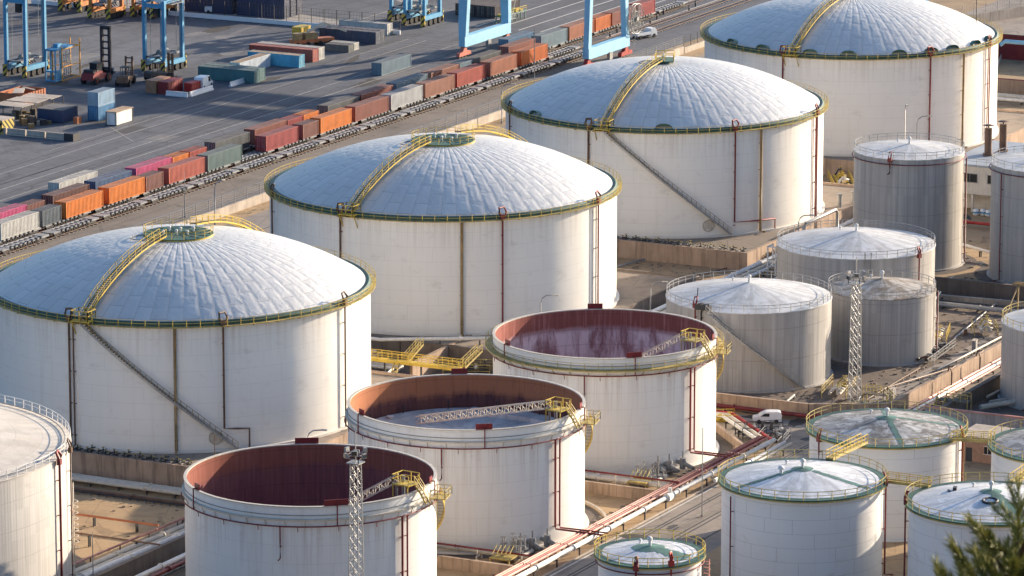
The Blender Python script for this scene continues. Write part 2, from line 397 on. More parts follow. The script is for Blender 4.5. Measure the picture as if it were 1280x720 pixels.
def dome_tank(x, label, stair=None, shellpipes=(), walk=(), disc=5.3, foam_domes=(), H=19.24, R=29.0):
    t = root('domed_storage_tank', (x, 0, 3.0), label, 'storage tank', 'white domed storage tanks in the long row')
    b = MB(); b.smooth = True; b.lathe([(R, -.3), (R, H-.35)], 160)
    b.smooth = False; b.lathe([(R, -.3), (R+.5, -.3), (R+.5, .25), (R, .25)], 120); b.build('shell', M['shell'], t)
    # dome
    rise = 7.2; Rd = R-.75; dz = lambda r: H+.25+rise*(1-(min(r, Rd)/Rd)**2.35)
    b = MB(); b.smooth = True; b.lathe([(max(.01, Rd*i/36), dz(Rd*i/36)) for i in range(36, -1, -1)], 160); b.build('dome_roof', M['roof'], t)
    b = MB(); b.lathe([(R, H-.30), (R+.12, H-.30), (R+.12, H+.02), (R-.2, H+.32), (Rd-.05, H+.2)], 160); b.build('gutter', M['dgreen'], t)
    b = MB(); b.lathe([(R+.12, H-.44), (R+.85, H-.44), (R+.85, H-.36), (R+.12, H-.36)], 160)
    for i in range(48):
        a = 2*pi*i/48; b.beam(pol(R, a, H-.62), pol(R+.8, a, H-.56), .08)
    w = b.build('rim_walkway', M['yellowd'], t)
    b = MB(); b.ring_rail(R+.82, H-.36, 1.1, 2.0); b.build('handrail', M['yellow'], w)
    # roof stairs
    for a, kind in walk:
        a = rad(a); pts = [(R+.4, H+.1), (R-1.2, H+1.0)]
        for i in range(1, 13):
            r = (R-1.2)+(disc*.9-(R-1.2))*i/12; pts.append((r, dz(min(r, Rd))+(.65 if i < 12 else .7)))
        roof_walk(t, a, pts, 1.15)
        if kind:
            b = MB(); c = pol(R+.2, a, H+.05); b.k = 0
            b.cbox(c, (2.6, 3.0, .14), a); b.k = 1
            for sx in (-1.2, 1.2):
                b.rail(pol(R+.2+sx, a, H+.1, -1.4), pol(R+.2+sx, a, H+.1, 1.4), 1.5, 1.2, .06)
            for sy in (-1.4, 1.4):
                b.rail(pol(R-1, a, H+.1, sy), pol(R+1.4, a, H+.1, sy), 1.5, 1.2, .06)
                b.beam(pol(R, a, H-2.2, sy), pol(R+1.2, a, H, sy), .12)
            b.build('landing', [M['yellow'], M['yellow']], t)
    # crown platform
    if disc > 4:
        zc = dz(disc)+.28; b = MB(); b.smooth = False
        b.lathe([(disc, zc-.35), (disc, zc), (.01, zc+.05)], 64)
        for i in range(16):
            a = 2*pi*i/16; b.beam(pol(disc-.2, a, zc-1.1), pol(disc-.2, a, zc), .14)
            b.beam(pol(.5, a, zc+.1), pol(disc-.1, a, zc+.03), .07, .05)
        p = b.build('crown_platform', M['green'], t)
        b = MB(); b.ring_rail(disc-.05, zc, 1.05, 1.8, r=.04); b.lathe([(disc+.03, zc-.36), (disc+.03, zc-.1)], 64); b.build('handrail', M['yellow'], p)
        for q in range(6):
            a = 1.05*q+.3; rr = disc*(.25+.1*(q % 3)); small_vent(p, rr*cos(a), rr*sin(a), zc, .65+.2*(q % 2), .26)
    else:
        zc = dz(0)+.35; b = MB(); b.cbox((0, 0, zc), (disc*1.6, disc*1.1, .2), .4); b.cbox((0, 0, zc-.5), (disc*.8, disc*.6, .9), .4)
        p = b.build('crown_platform', M['pgreen'], t)
        b = MB(); k = disc*.8; m_ = disc*.55
        cs = [(k, m_), (-k, m_), (-k, -m_), (k, -m_)]; ca, sa = cos(.4), sin(.4); cs = [(u*ca-v*sa, u*sa+v*ca, zc+.1) for u, v in cs]
        for i in range(4): b.rail(cs[i], cs[(i+1) % 4], 1.2, 1.4, .06)
        b.build('handrail', M['yellow'], p)
        for q in range(3): small_vent(p, .8*q-.8, .3*q, zc+.1, .9, .3)
    # pressure vents and gauge hatch near the rim, a hose on the crown
    b = MB(); b.tube([(disc*1.1*cos(2.5)+2.4*cos(u)*(1-u/9), disc*1.1*sin(2.5)+2.4*sin(u)*(1-u/9), dz(disc*1.25)+.12) for u in [k*.3 for k in range(20)]], .09, 5)
    b.build('hose', M['grey'], t)
    if stair:
        helix_stair(t, R, rad(stair[0]), rad(stair[1]), H-.3, .3, 'galv', 'grate', 'rustp', 1.0)
    for spec in shellpipes:
        a, m, r, hoop, elbow = spec
        riser(t, R, rad(a), H-.2 if hoop else H-.6, .3, m, r, hoop, elbow)
    for a in foam_domes:
        a = rad(a); c = pol(R-1.6, a, H+1.0); b = MB(); b.smooth = True
        vs = []
        for i in range(7):
            for j in range(13):
                u = pi*j/12; v = i/6
                vs.append(pol(R-.5-.9*v, a, H+.25+1.0*sin(u)*(1-.15*v), 1.6*cos(u)*(1-.2*v)))
        b.add(vs, [(i*13+j, i*13+j+1, (i+1)*13+j+1, (i+1)*13+j) for i in range(6) for j in range(12)])
        b.add([pol(R-1.4, a, H+.25+.85*sin(pi*j/12), 1.28*cos(pi*j/12)) for j in range(13)], [tuple(range(13))])
        b.build('foam_deflector', M['pgreen'], t)
    # man door and base piping
    for a in ((rad(221),) if stair else ()):
        b = MB()
        b.tube([pol(R+.1, a, 2.0+1.0*sin(u), 1.0*cos(u)) for u in [2*pi*k/20 for k in range(20)]], .12, 5, True)
        b.cbox(pol(R+.05, a, 2.0), (.2, 1.3, 1.3), a)
        b.build('manway', M['cream'], t)
    return t

dome_tank(0.0, 'white domed tank with green crown platform, standing beside the off-white clad tank', (182.2, 227.0),
          [(177.6, 'brownpipe', .16, True, None), (179.0, 'brownpipe', .12, False, None), (209.5, 'rustp', .22, False, None), (223.4, 'brownpipe', .15, True, (3.4, .13)), (267.5, 'brownpipe', .13, True, None)],
          [(182.2, True), (2.0, False)])
dome_tank(85.9, 'white domed tank with green crown platform and no stair on its wall', None,
          [(133.6, 'brownpipe', .15, True, None), (173.2, 'brownpipe', .17, True, None), (213.6, 'rustp', .24, False, None), (226.8, 'red', .15, True, None), (267.6, 'red', .13, True, None), (266.2, 'grey', .1, False, None)],
          [(176.5, True), (-4.0, False)])
dome_tank(172.5, 'white domed tank with a small crown landing and a stair down its wall', (184.0, 229.0),
          [(133.3, 'brownpipe', .15, True, None), (178.0, 'brownpipe', .2, True, None), (230.5, 'red', .15, True, (2.4, .3)), (241.0, 'rustp', .22, False, None), (274.6, 'red', .13, True, None), (273.2, 'red', .12, False, None)],
          [(183.6, True)], 3.0, (150, 205))
dome_tank(259.1, 'white domed tank farthest along the row, ringed with green foam deflectors', None,
          [(176.6, 'red', .16, True, None), (234.4, 'red', .17, True, None), (250.9, 'rustp', .22, False, None), (269.9, 'red', .13, True, None), (268.3, 'red', .1, False, None)],
          [(180.0, True)], 3.0, (148, 166, 187, 202, 222, 236, 247, 262, 275))

def open_tank(x, y, label, inner, depth, rail, R=16.65, H=17.45, stair_a=284):
    t = root('open_top_tank', (x, y, 0), label, 'storage tank', 'open topped tanks with red rusted insides')
    b = MB(); b.smooth = True; b.lathe([(R, -.1), (R, H)], 128)
    b.smooth = False; b.lathe([(R, -.1), (R+.7, -.1), (R+.55, .3), (R, .3)], 96); b.build('shell', M['oshell'], t)
    b = MB(); b.smooth = True; b.lathe([(R-.3, H-.02), (R-.3, 0.3)], 128); b.build('inner_wall', M[inner], t)
    b = MB(); b.lathe([(R-.32, H-.05), (R-.32, H+.10), (R+.10, H+.10), (R+.10, H-.05)], 128); b.build('rim', M['cream'], t)
    # wind girder
    g = 1.15 if rail else .38; zg = H-1.75
    b = MB(); b.lathe([(R, zg), (R+g, zg), (R+g, zg+.18), (R, zg+.2)], 128)
    for i in range(40):
        a = 2*pi*i/40; b.beam(pol(R, a, zg-.9), pol(R+g*.9, a, zg), .09)
    gi = b.build('wind_girder', M['yellowd' if rail else 'cream'], t)
    if rail:
        b = MB(); b.ring_rail(R+g-.04, zg+.18, 1.1, 2.0); b.build('handrail', M['yellowd'], gi)
    b = MB(); b.lathe([(R+.02, zg+.62), (R+.12, zg+.62), (R+.12, zg+.70), (R+.02, zg+.70)], 128); b.build('rim_stiffener', M['grey'], t)
    # ring main (fire water)
    b = MB(); b.tube([pol(R+.45, 2*pi*i/96, zg-.75) for i in range(96)], .10, 5, True)
    for i in range(20):
        a = 2*pi*i/20+.1; b.tube([pol(R+.45, a, zg-.75), pol(R+.3, a, zg-1.1), pol(R+.3, a, zg-1.5)], .05, 4)
    b.build('ring_pipe', M['red'], t)
    # floating roof: deck with outer pontoon ring
    zr = H-depth; b = MB(); b.smooth = False
    b.lathe([(R-.34, zr), (R-.7, zr+.55), (R-2.9, zr+.35), (R-2.95, zr-.25), (.01, zr-.1)], 96)
    fr = b.build('floating_roof', M['froof'], t)
    b = MB()
    for i in range(14):
        a = 2*pi*i/14+.2; b.beam(pol(R-1.0, a, zr+.4), pol(R-1.0, a, zr+1.7), .14)
    b.build('deck_leg', M['dark'], fr)
    for i in range(7): small_vent(fr, (R-1.8)*cos(.9*i+.4), (R-1.8)*sin(.9*i+.4), zr+.45, .4, .55, 'white', 'hatch')
    # red foam boards
    bw = 3.2 if inner == 'rustin1' else 2.3
    for a, w in ((31, bw), (146, 1.3), (216 if depth < 8 else 221, bw), (282, 1.3)):
        a = rad(a); b = MB(); b.cbox(pol(R-.12, a, H+.42), (.14, w, .95), a)
        b.tube([pol(R+.45, a, H+.3), pol(R+.45, a, zg-.8)], .09, 5); b.beam(pol(R-.1, a, H+.3), pol(R+.45, a, H+.3), .14)
        b.build('foam_board', M['redb'], t)
    # gauge platform with its short stair, and the rolling ladder to the roof
    a = rad(264); b = MB(); b.cbox(pol(R-1.4, a, H+1.0), (2.6, 2.6, .14), a)
    for sx in (-2.6, -.3):
        for sy in (-1.2, 1.2): b.beam(pol(R+sx, a, H-1.6 if sx > -1 else H-.6, sy), pol(R+sx, a, H+1.0, sy), .14)
    gp = b.build('gauge_platform', M['yellowd' if rail else 'yellow'], t)
    b = MB()
    for sy in (-1.25, 1.25): b.rail(pol(R-2.7, a, H+1.07, sy), pol(R-.1, a, H+1.07, sy), 1.25, 1.0, .06)
    b.rail(pol(R-2.7, a, H+1.07, -1.25), pol(R-2.7, a, H+1.07, 1.25), 1.25, 1.0, .06)
    b.build('handrail', M['yellow'], gp)
    roof_walk(gp, a+.05, [(R-.3, H+1.0), (R+.6, H-.1), (R+1.5, zg+.25)], .9, 'platform_stair', True, ('yellow', 'grate'))
    b = MB(); b.cyl(pol(R-2.1, a, 0, .5)[:2], .22, H-2.5, H+1.9, 10); b.cyl(pol(R-2.4, a, 0, -.6)[:2], .16, H-2.5, H+1.3, 10); b.build('gauge_well', M['galv'], gp)
    top = Vector(pol(R-2.9, a, H+.9)); aim = Vector(pol(R*.55, a+pi-.12, zr+.7))
    d = (aim-top); b = MB(); u = d.normalized(); side = u.cross(Vector((0,0,1))).normalized()*.45; up = Vector((0,0,1))
    n = 22
    for sgn in (-1, 1):
        b.beam(top+side*sgn, aim+side*sgn, .13); b.beam(top+side*sgn+up*1.1, aim+side*sgn+up*1.1, .13)
        for i in range(n):
            p0 = top+d*(i/n)+side*sgn; p1 = top+d*((i+1)/n)+side*sgn
            b.beam(p0, p0+up*1.1, .09); b.beam(p0+up*1.1 if i % 2 else p0, p1 if i % 2 else p1+up*1.1, .08)
    for i in range(n*2):
        p0 = top+d*(i/(2*n)); b.beam(p0-side, p0+side, .12, .04)
    b.build('rolling_ladder', M['cream'], t)
    # spiral stair
    s0 = rad(stair_a); helix_stair(t, R, s0, s0+rad(70), zg+.1, .3, 'yellow', 'grate', 'yellow', .95)
    b = MB(); b.cbox(pol(R+1.4, s0-.05, zg+.12), (2.0, 3.2, .12), s0)
    b.build('landing', M['yellowd'], t)
    b = MB()
    for sy in (-1.6, 1.6): b.rail(pol(R+.4, s0-.05, zg+.18, sy), pol(R+2.4, s0-.05, zg+.18, sy), 1.1, 1.0)
    b.rail(pol(R+2.4, s0-.05, zg+.18, -1.6), pol(R+2.4, s0-.05, zg+.18, 1.6), 1.1, 1.2); b.build('landing_rail', M['yellowd'], t)
    # twin red risers with an elbow out at the bottom, and drain runs
    for da, r in ((0, .15), (.055, .12)):
        b = MB(); aa = rad(253.7)+da
        b.tube([pol(R+.4, aa, zg-.75), pol(R+.4, aa, 8), pol(R+.4, aa, 2.6), pol(R+.5, aa-.0, 2.2), pol(R+7, aa+.12, 1.9)], r, 6)
        z = 2.5
        while z < zg-1: b.cbox(pol(R+.2, aa, z), (.4, .3, .07), aa); z += 4.8
        b.build('riser_pipe', M['red'], t)
    riser(t, R, rad(196), zg-.8, zg-5.0, 'red', .09, False, None)
    b = MB()
    for k, (aa, m_) in enumerate(((238, 0), (246, 0), (232, 0))):
        aa = rad(aa); b.tube([pol(R, aa, 1.1), pol(R+1.6, aa, 1.1), pol(R+3.6, aa, .8)], .32, 8); b.cyl(pol(R+1.3, aa)[:2], .5, .3, 1.9, 10); b.cyl(pol(R+1.3, aa)[:2], .12, 1.9, 2.9, 8)
    b.build('inlet_pipe', M['grey'], t)
    return t
open_tank(-76.1, -65.5, 'white open tank with dark red inside and very deep floating roof', 'rustin1', 13.2, False)
open_tank(-30.7, -65.1, 'white open tank with its grey floating roof showing under a lattice ladder', 'rustin', 5.3, False)
open_tank(16.6, -63.7, 'white open tank with pale scale inside and a yellow railed rim walkway', 'rustin3', 13.2, True)

def cone_tank(x, y, R, H, label, sm, rm, rise, railm, ringm=None, vent=True, patch=None, stair=None, group=None, z0=0.0, extra=None, gutter=None):
    t = root('cone_roof_tank', (x, y, z0), label, 'storage tank', group)
    b = MB(); b.smooth = True; b.lathe([(R, -.1), (R, H)], 120)
    b.smooth = False; b.lathe([(R, -.1), (R+.45, -.1), (R+.4, .28), (R, .28)], 96); b.build('shell', M[sm], t)
    b = MB(); b.smooth = True; zz = lambda r: H+.02+rise*(1-r/(R+.1))
    b.lathe([(R+.1, zz(R+.1)-.12), (R+.1, zz(R+.1))], 120); b.lathe([(max(.01, (R+.1)*(1-i/8)), zz((R+.1)*(1-i/8))) for i in range(9)], 120); b.build('cone_roof', M[rm], t)
    if gutter:
        b = MB(); b.lathe([(R+.1, H-.25), (R+.55, H-.25), (R+.55, H+.1), (R+.1, zz(R)+.05), (R-.45, zz(R-.45)+.05)], 120); b.build('edge_band', M[gutter], t)
        b = MB(); b.lathe([(R+.56, H-.26), (R+.6, H-.26), (R+.6, H-.1), (R+.56, H-.1)], 120); b.build('kerb_plate', M['yellowd'], t)
    Rr = R+.5 if gutter else R-.05
    b = MB(); b.ring_rail(Rr, H+.1, 1.15, 1.9, r=.055); b.build('handrail', M[railm], t)
    if ringm:
        b = MB(); b.tube([pol(R+.35, 2*pi*i/80, H-.9) for i in range(80)], .09, 5, True); b.build('ring_pipe', M[ringm], t)
    if vent:
        small_vent(t, 0, 0, H+rise, 1.25, .34, 'white', 'centre_vent'); small_vent(t, R*.3, R*.35, zz(R*.46), .6, .24)
    if patch:   # green anti-slip paint: a crown patch and radial walk strips
        b = MB()
        for a0, a1, r0, r1 in patch:
            n = 14; q = []
            for i in range(n+1):
                a = rad(a0+(a1-a0)*i/n); q.append(a)
            m = 8; vs = []; jit = random.Random(int(a0*7+R*10))
            for i in range(n+1):
                for j in range(m+1):
                    r = r0+(r1-r0)*j/m
                    if 0 < j <= m and j == m: r += jit.uniform(-.25, .25)*min(1, (r1-r0)/3)
                    vs.append(pol(r, q[i], zz(r)+.03))
            b.add(vs, [(i*(m+1)+j, i*(m+1)+j+1, (i+1)*(m+1)+j+1, (i+1)*(m+1)+j) for i in range(n) for j in range(m)])
        b.build('walk_strip', M['pgreen'], t)
    if stair: helix_stair(t, R, rad(stair[0]), rad(stair[1]), H, .3, stair[2], 'galv', stair[2], .9)
    return t
def strip(a, w, R, r0=1.6):      # a radial strip of even width as angular patches
    out = []; r = r0
    while r < R-1:
        r2 = min(R-.7, r*1.35+.4); da = degrees(w/2/((r+r2)/2)); out.append((a-da, a+da, r, r2)); r = r2
    return out

# off-white clad tank at the end of the big row
t = cone_tank(-95.9, -6.5, 29.0, 19.24, 'huge off-white clad tank with white rail, cut by the photo edge', 'lshell', 'lroof', 3.4, 'white', None)
riser(t, 29, rad(-79), 18.6, .5, 'red', .16, True, (2.3, .12)); riser(t, 29, rad(-69), 19, .5, 'brownpipe', .1, True, None)
b = MB()
for i in range(9): b.tube([pol(29.2+.7*sin(pi*j/6), rad(-63), 5+i*.8, .8*cos(pi*j/6)) for j in range(7)], .06, 4)
for s_ in (-.25, .25): b.beam(pol(29.3, rad(-63), .4, s_), pol(29.3, rad(-63), 14, s_), .08)
b.build('caged_ladder', M['cream'], t)
b = MB(); b.tube([pol(28.2, 2*pi*i/90, 19.6) for i in range(90)], .08, 4, True); b.build('roof_cable', M['grey'], t)

GG = 'grey clad tanks with cone roofs'
t = cone_tank(160.4, -53.2, 9.66, 20.0, 'tall slim grey clad tank nearer the big domes, red pipe round its rim', 'gshell', 'groof', 1.1, 'galv', 'red', group=GG)
riser(t, 9.66, rad(183), 19.6, 17.6, 'red', .1, True); riser(t, 9.66, rad(284), 19.1, .4, 'red', .1, False); riser(t, 9.66, rad(287), 19.1, .4, 'white', .1, False)
t = cone_tank(160.4, -79.0, 9.66, 20.0, 'tall slim grey clad tank beside the pale building, cut by the photo edge', 'gshell', 'groof', 1.1, 'galv', 'red', group=GG)
riser(t, 9.66, rad(150), 19.1, .4, 'red', .1, False)
t = cone_tank(116.7, -61.8, 13.2, 12.3, 'wide grey tank with a pale cone roof standing before the tall slim tank', 'gshell', 'groof', 2.1, 'galv', group=GG)
riser(t, 13.2, rad(253), 11.8, .4, 'red', .12, True)
b = MB()
for s_ in (-.5, .5): b.tube([pol(13.3, rad(211.6), 1, s_), pol(13.35, rad(211.6), 12.3, s_), pol(13.3, rad(211.6), 13.4, s_)], .07, 5)
for i in range(26): b.beam(pol(13.35, rad(211.6), 1+i*.45, -.5), pol(13.35, rad(211.6), 1+i*.45, .5), .06)
b.build('ladder', M['galv'], t)
t = cone_tank(69.8, -63.3, 13.13, 12.7, 'wide grey tank with pale cone roof and a stair winding down its wall', 'gshell', 'groof', 2.2, 'galv', None, stair=(176, 243, 'galv'), group=GG)
riser(t, 13.13, rad(166), 13.0, .4, 'red', .12, True); riser(t, 13.13, rad(171), 13.6, .4, 'dark', .14, False)
b = MB()
for i in range(5): b.cbox(pol(13.4, rad(168+2*i), 13.2+.2*(i % 2)), (.9, .7, .8), rad(168+2*i))
b.tube([pol(13.2, rad(166), 13.0), pol(13.2, rad(167), 16.2)], .07, 5); b.build('valve_box', M['dark'], t)
t = cone_tank(91.9, -76.9, 8.7, 10.9, 'small grey tank with a dirty brown roof behind the lattice mast', 'gshell', 'groofd', 1.7, 'galv', None, group=GG)
riser(t, 8.7, rad(285), 10.9, .3, 'white', .09, False); riser(t, 8.7, rad(281), 10.9, .3, 'red', .09, False)
b = MB(); b.rail(pol(8.3, 1.2, 11.2), pol(4, 1.0, 12.0), 1.1, 1.2); b.rail(pol(8.3, 1.0, 11.2), pol(4, .8, 12.0), 1.1, 1.2); b.build('roof_rail', M['galv'], t)
t = cone_tank(77.0, -115.0, 10.8, 12.4, 'grey clad tank with yellow rail beside the bund road, cut by the photo edge', 'gshell', 'groof', 1.6, 'yellowd', None, group=GG)
riser(t, 10.8, rad(165), 12.0, .4, 'red', .14, True)

GS = 'white plated tanks with green edged roofs'
allr = lambda R, ks, w=.8: [q for k in ks for q in strip(k, w, R)]
crown = [(0, 180, 0.05, 1.5), (180, 360, 0.05, 1.5)]
t = cone_tank(-3.5, -117.6, 10.83, 13.54, 'white plated tank with a mottled dirty roof in front of the lattice mast', 'sshell', 'sroofd', 1.75, 'yellowd', None, patch=crown+allr(10.8, (215, 300, 25)), group=GS, gutter='green')
riser(t, 10.83, rad(272), 13.2, .4, 'red', .13, True); riser(t, 10.83, rad(275), 13.2, .4, 'rustp', .11, False)
riser(t, 10.83, rad(146), 13.0, 10, 'red', .12, True)
t = cone_tank(-38.5, -120.0, 10.82, 14.5, 'white plated tank with a clean white roof next to the pink pipe rack', 'sshell', 'sroof', 1.7, 'yellowd', None, patch=crown+allr(10.8, (-95, 145), .9), group=GS, gutter='green')
riser(t, 10.82, rad(285), 14.3, 2, 'red', .12, True); riser(t, 10.82, rad(146), 13.6, .4, 'red', .1, False)
small_vent(t, -2.6, 2.0, 15.6, 1.2, .42)
t = cone_tank(-38.4, -147.0, 10.8, 14.5, 'white plated tank behind the pine, with a dark ring lying on its roof', 'sshell', 'sroof', 1.8, 'yellowd', None, patch=crown+allr(10.8, (-135,), 1.7), group=GS, gutter='green', stair=(188, 252, 'grey'))
b = MB(); b.tube([(-3.4+.95*cos(u), -1.2+.95*sin(u), 15.75+.1*cos(u)) for u in [2*pi*k/20 for k in range(20)]], .2, 7, True); b.build('roof_ring', M['dark'], t)
b = MB(); b.cbox((1.0, 5.5, 15.6), (1.0, .5, .4), .3); b.cbox((.2, 6.0, 15.4), (1.0, .3, .15), .6); b.build('hatch', M['dark'], t)
riser(t, 10.8, rad(118), 14.4, 1, 'red', .12, True)
t = cone_tank(-3.5, -145.0, 10.83, 14.2, 'white plated tank with a streaked roof at the very edge beside the brown hut', 'sshell', 'sroofd', 1.75, 'yellowd', None, patch=crown+allr(10.8, (230,)), group=GS, gutter='green')
t = cone_tank(-72.9, -113.7, 6.64, 12.0, 'small white tank with a big green patch on its roof beside the pipe rack', 'sshell', 'sroof', 1.0, 'yellow', 'red', patch=[(0, 180, .05, 2.3), (180, 360, .05, 2.0)]+allr(6.6, (-105,), 1.9)+allr(6.6, (-88,), 1.3), group=GS, gutter='green')
riser(t, 6.64, rad(191), 11.6, 6, 'red', .14, True); riser(t, 6.64, rad(228), 12.2, 10, 'brightred', .12, True)
b = MB()
for k in range(3): b.tube([pol(6.9+.9*sin(u), rad(-72), 11-.8*k, .9*cos(u)) for u in [pi*j/8 for j in range(9)]], .07, 4)
for s_ in (-.3, 0, .3): b.beam(pol(7.7, rad(-72), 8.5, s_), pol(7.7, rad(-72), 11.5, s_), .07)
b.build('ladder_cage', M['pink'], t)
# ------------------------------------------------------------------ setting
def sheet(name, poly, z, m, kind='structure'):
    b = MB(); b.add([(x, y, z) for x, y in poly], [tuple(range(len(poly)))]); return tag(b.build(name, m), kind=kind)
def rect(x0, y0, x1, y1): return [(x0,y0),(x1,y0),(x1,y1),(x0,y1)]
G_soil = ground('sandy_soil', (.42,.29,.165), (.32,.225,.135), .03, .5, stain=(.13,.095,.07), stamt=.6)
G_yard = ground('yard_asphalt', (.095,.10,.115), (.145,.15,.165), .012, .35, joints=12.0, stain=(.05,.052,.06), stamt=.75, track=(.012, .16))
G_rail = ground('rail_ballast', (.24,.20,.165), (.17,.145,.125), .05, .9, stain=(.10,.085,.07), stamt=.4, track=(.02, .35))
G_road = ground('plant_road', (.25,.215,.185), (.31,.265,.225), .03, .6, stain=(.08,.07,.065), stamt=.45, track=(.03, .3))
G_grav = ground('terrace_gravel', (.30,.24,.19), (.22,.185,.15), .06, 1.2, stain=(.07,.06,.05), stamt=.5)
G_pave = ground('pale_pavement', (.33,.30,.27), (.27,.25,.23), .03, .6, joints=8)
PAINT = paint('road_paint', (.62,.60,.56), .3, 1.5, .8, amt=.5)
PAINTY = paint('worn_line_paint', (.34,.32,.29), .4, .6, .8, amt=.5)
sheet('ground', rect(-900, -900, 4000, 4000), 0.0, G_soil)
sheet('container_yard', rect(-300, 107.5, 334, 700), .006, G_yard)
sheet('parking_yard', rect(334.01, 80, 1400, 160), .006, G_yard)
sheet('outer_pavement', rect(334.01, 160.01, 1400, 1500), .006, G_pave)
sheet('outer_road', [(345, 160.5), (372, 160.5), (420, 210), (900, 330), (900, 352), (400, 232), (352, 186)], .011, G_yard)
sheet('rail_yard', rect(-300, 77, 334, 107.49), .006, G_rail)
sheet('rear_road', rect(-300, 40, 420, 70), .006, G_road)
sheet('plant_road', rect(-200, -102.3, 115, -87.6), .006, G_road)
sheet('cross_road', rect(27, -87.58, 44.5, -58), .006, G_road)
G_stained_shade = ground('stained_shaded_bund_floor', (.20,.155,.12), (.14,.11,.09), .05, .6, stain=(.05,.043,.04), stamt=.7)  # stained floor, base colour also darkened to stand in for shade
sheet('bund_floor', rect(46.8, -94.5, 138.7, -42), .005, G_stained_shade)
sheet('bund_floor', rect(54, -140, 115, -103.3), .005, G_stained_shade)
sheet('bund_floor', rect(34, -31, 53, 34), .005, G_stained_shade)  # shade of the gap between the domes put into the floor colour
sheet('bund_floor', rect(-130, -48, 33, -29), .005, G_grav)
sheet('far_road', rect(300, 10, 900, 39.9), .006, G_road)
# terraces the domed tanks stand on
for x in (0.0, 85.9, 172.5, 259.1):
    b = MB(); b.k = 0; b.box(x-32.6, -31.5, -.5, x+32.6, 34, 2.85); b.k = 1
    b.add([(x-32.1, -31.0, 2.9), (x+32.1, -31.0, 2.9), (x+32.1, 33.5, 2.9), (x-32.1, 33.5, 2.9)], [(0,1,2,3)]); b.k = 0
    for q in ((x-32.6,-31.5,x-32.1,34), (x+32.1,-31.5,x+32.6,34), (x-32.1,-31.5,x+32.1,-31.0), (x-32.1,33.5,x+32.1,34)): b.box(q[0], q[1], 2.85, q[2], q[3], 3.25)
    struct('terrace', b, [M['concd' if 50 < x < 100 else 'conc'], G_grav])  # second terrace gets darker concrete: shade put into its colour
# tar rings under the tank feet
def ringsheet(name, x, y, r0, r1, z, m):
    b = MB(); b.lathe([(r0, z), (r1, z)], 96, (x, y)); return tag(b.build(name, m), kind='structure')
TAR = ground('tarred_footing', (.10,.085,.075), (.15,.12,.10), .2, 1.0)
for x, y, r in ((-76.1,-65.5,16.7), (-30.7,-65.1,16.7), (16.6,-63.7,16.7), (-95.9,-6.5,29), (160.4,-53.2,9.7), (160.4,-79,9.7)):
    ringsheet('tank_footing', x, y, r, r+2.6, .02, TAR)
for x, y in ((-76.1,-65.5), (-30.7,-65.1), (16.6,-63.7)):
    b = MB(); b.lathe([(19.6, 0), (19.6, .35), (19.95, .35), (19.95, 0)], 96, (x, y), rad(-100), rad(20)); tag(b.build('kerb', M['concl']), kind='structure')
# painted marks
def line(x0, y0, x1, y1, wd=.15, z=.014, m=None, name='painted_line'):
    d = Vector((x1-x0, y1-y0, 0)).normalized(); n = Vector((-d.y, d.x, 0))*wd/2
    b = MB(); b.add([(x0+n.x, y0+n.y, z), (x1+n.x, y1+n.y, z), (x1-n.x, y1-n.y, z), (x0-n.x, y0-n.y, z)], [(0,1,2,3)]); return tag(b.build(name, m or PAINT), kind='structure')
line(-120, 111.8, 330, 111.8, .5, m=PAINTY); line(60, 118.8, 330, 118.8, .3, m=PAINTY); line(60, 124.5, 330, 124.5, .3, m=PAINTY)
line(120, 133, 330, 133, .25, m=PAINTY); line(180, 137.5, 330, 137.5, .2, m=PAINTY)
line(-52, -88.2, 24, -88.2, .28, m=PAINT); line(40, -96, 44.3, -60, .2, m=PAINT); line(28.5, -86, 28.5, -60, .15, m=PAINTY)
line(-52, -92.4, 26, -93, .12, m=PAINTY)
line(208, 141.0, 196, 128, .2, m=PAINTY); line(196, 128, 200, 120, .2, m=PAINTY)
for k in range(7): line(352, 99+k*5.5, 460, 99+k*5.5, .35, m=PAINT)
for k in range(5): line(345, 150-k*1.2, 372, 150-k*1.2+3, .2, m=PAINTY)
for k in range(12): line(300+k*2.9, 124, 300+k*2.9, 139, .12, m=PAINTY)
# kerb of the plant road and its paint
b = MB(); b.box(-200, -87.55, 0, 26.9, -87.3, .14); struct('kerb', b, M['concl'])
# hill under the viewpoint and beneath the pine (below the picture)
n = NT('hill_scrub'); o_ = n.obj(); hm = n.fin(n.mix(n.ramp(n.noise(o_, .2, 6), .35, .65), (.07,.075,.035), (.14,.11,.07)), .95)
b = MB(); b.smooth = True; fx, fy = cos(rad(27)), sin(rad(27)); vs = []; NJ = 40
prof = [(-260, 40), (-120, 150), (-30, 172), (4, 176.6), (20, 170), (45, 158.5), (80, 143), (140, 110), (230, 62), (330, 20), (420, -2)]
for d_, h_ in prof:
    for j in range(NJ+1):
        s_ = (j/NJ-.5)*900; fall = max(0, (abs(s_)-60)/390)**1.6
        vs.append((-619.25+fx*d_-fy*s_, -372.18+fy*d_+fx*s_, (h_+2)*(1-min(1, fall))-2+ (random.uniform(-.6,.6) if d_ > 60 else 0)))
b.add(vs, [(i*(NJ+1)+j, i*(NJ+1)+j+1, (i+1)*(NJ+1)+j+1, (i+1)*(NJ+1)+j) for i in range(len(prof)-1) for j in range(NJ)])
struct('hill', b, hm)
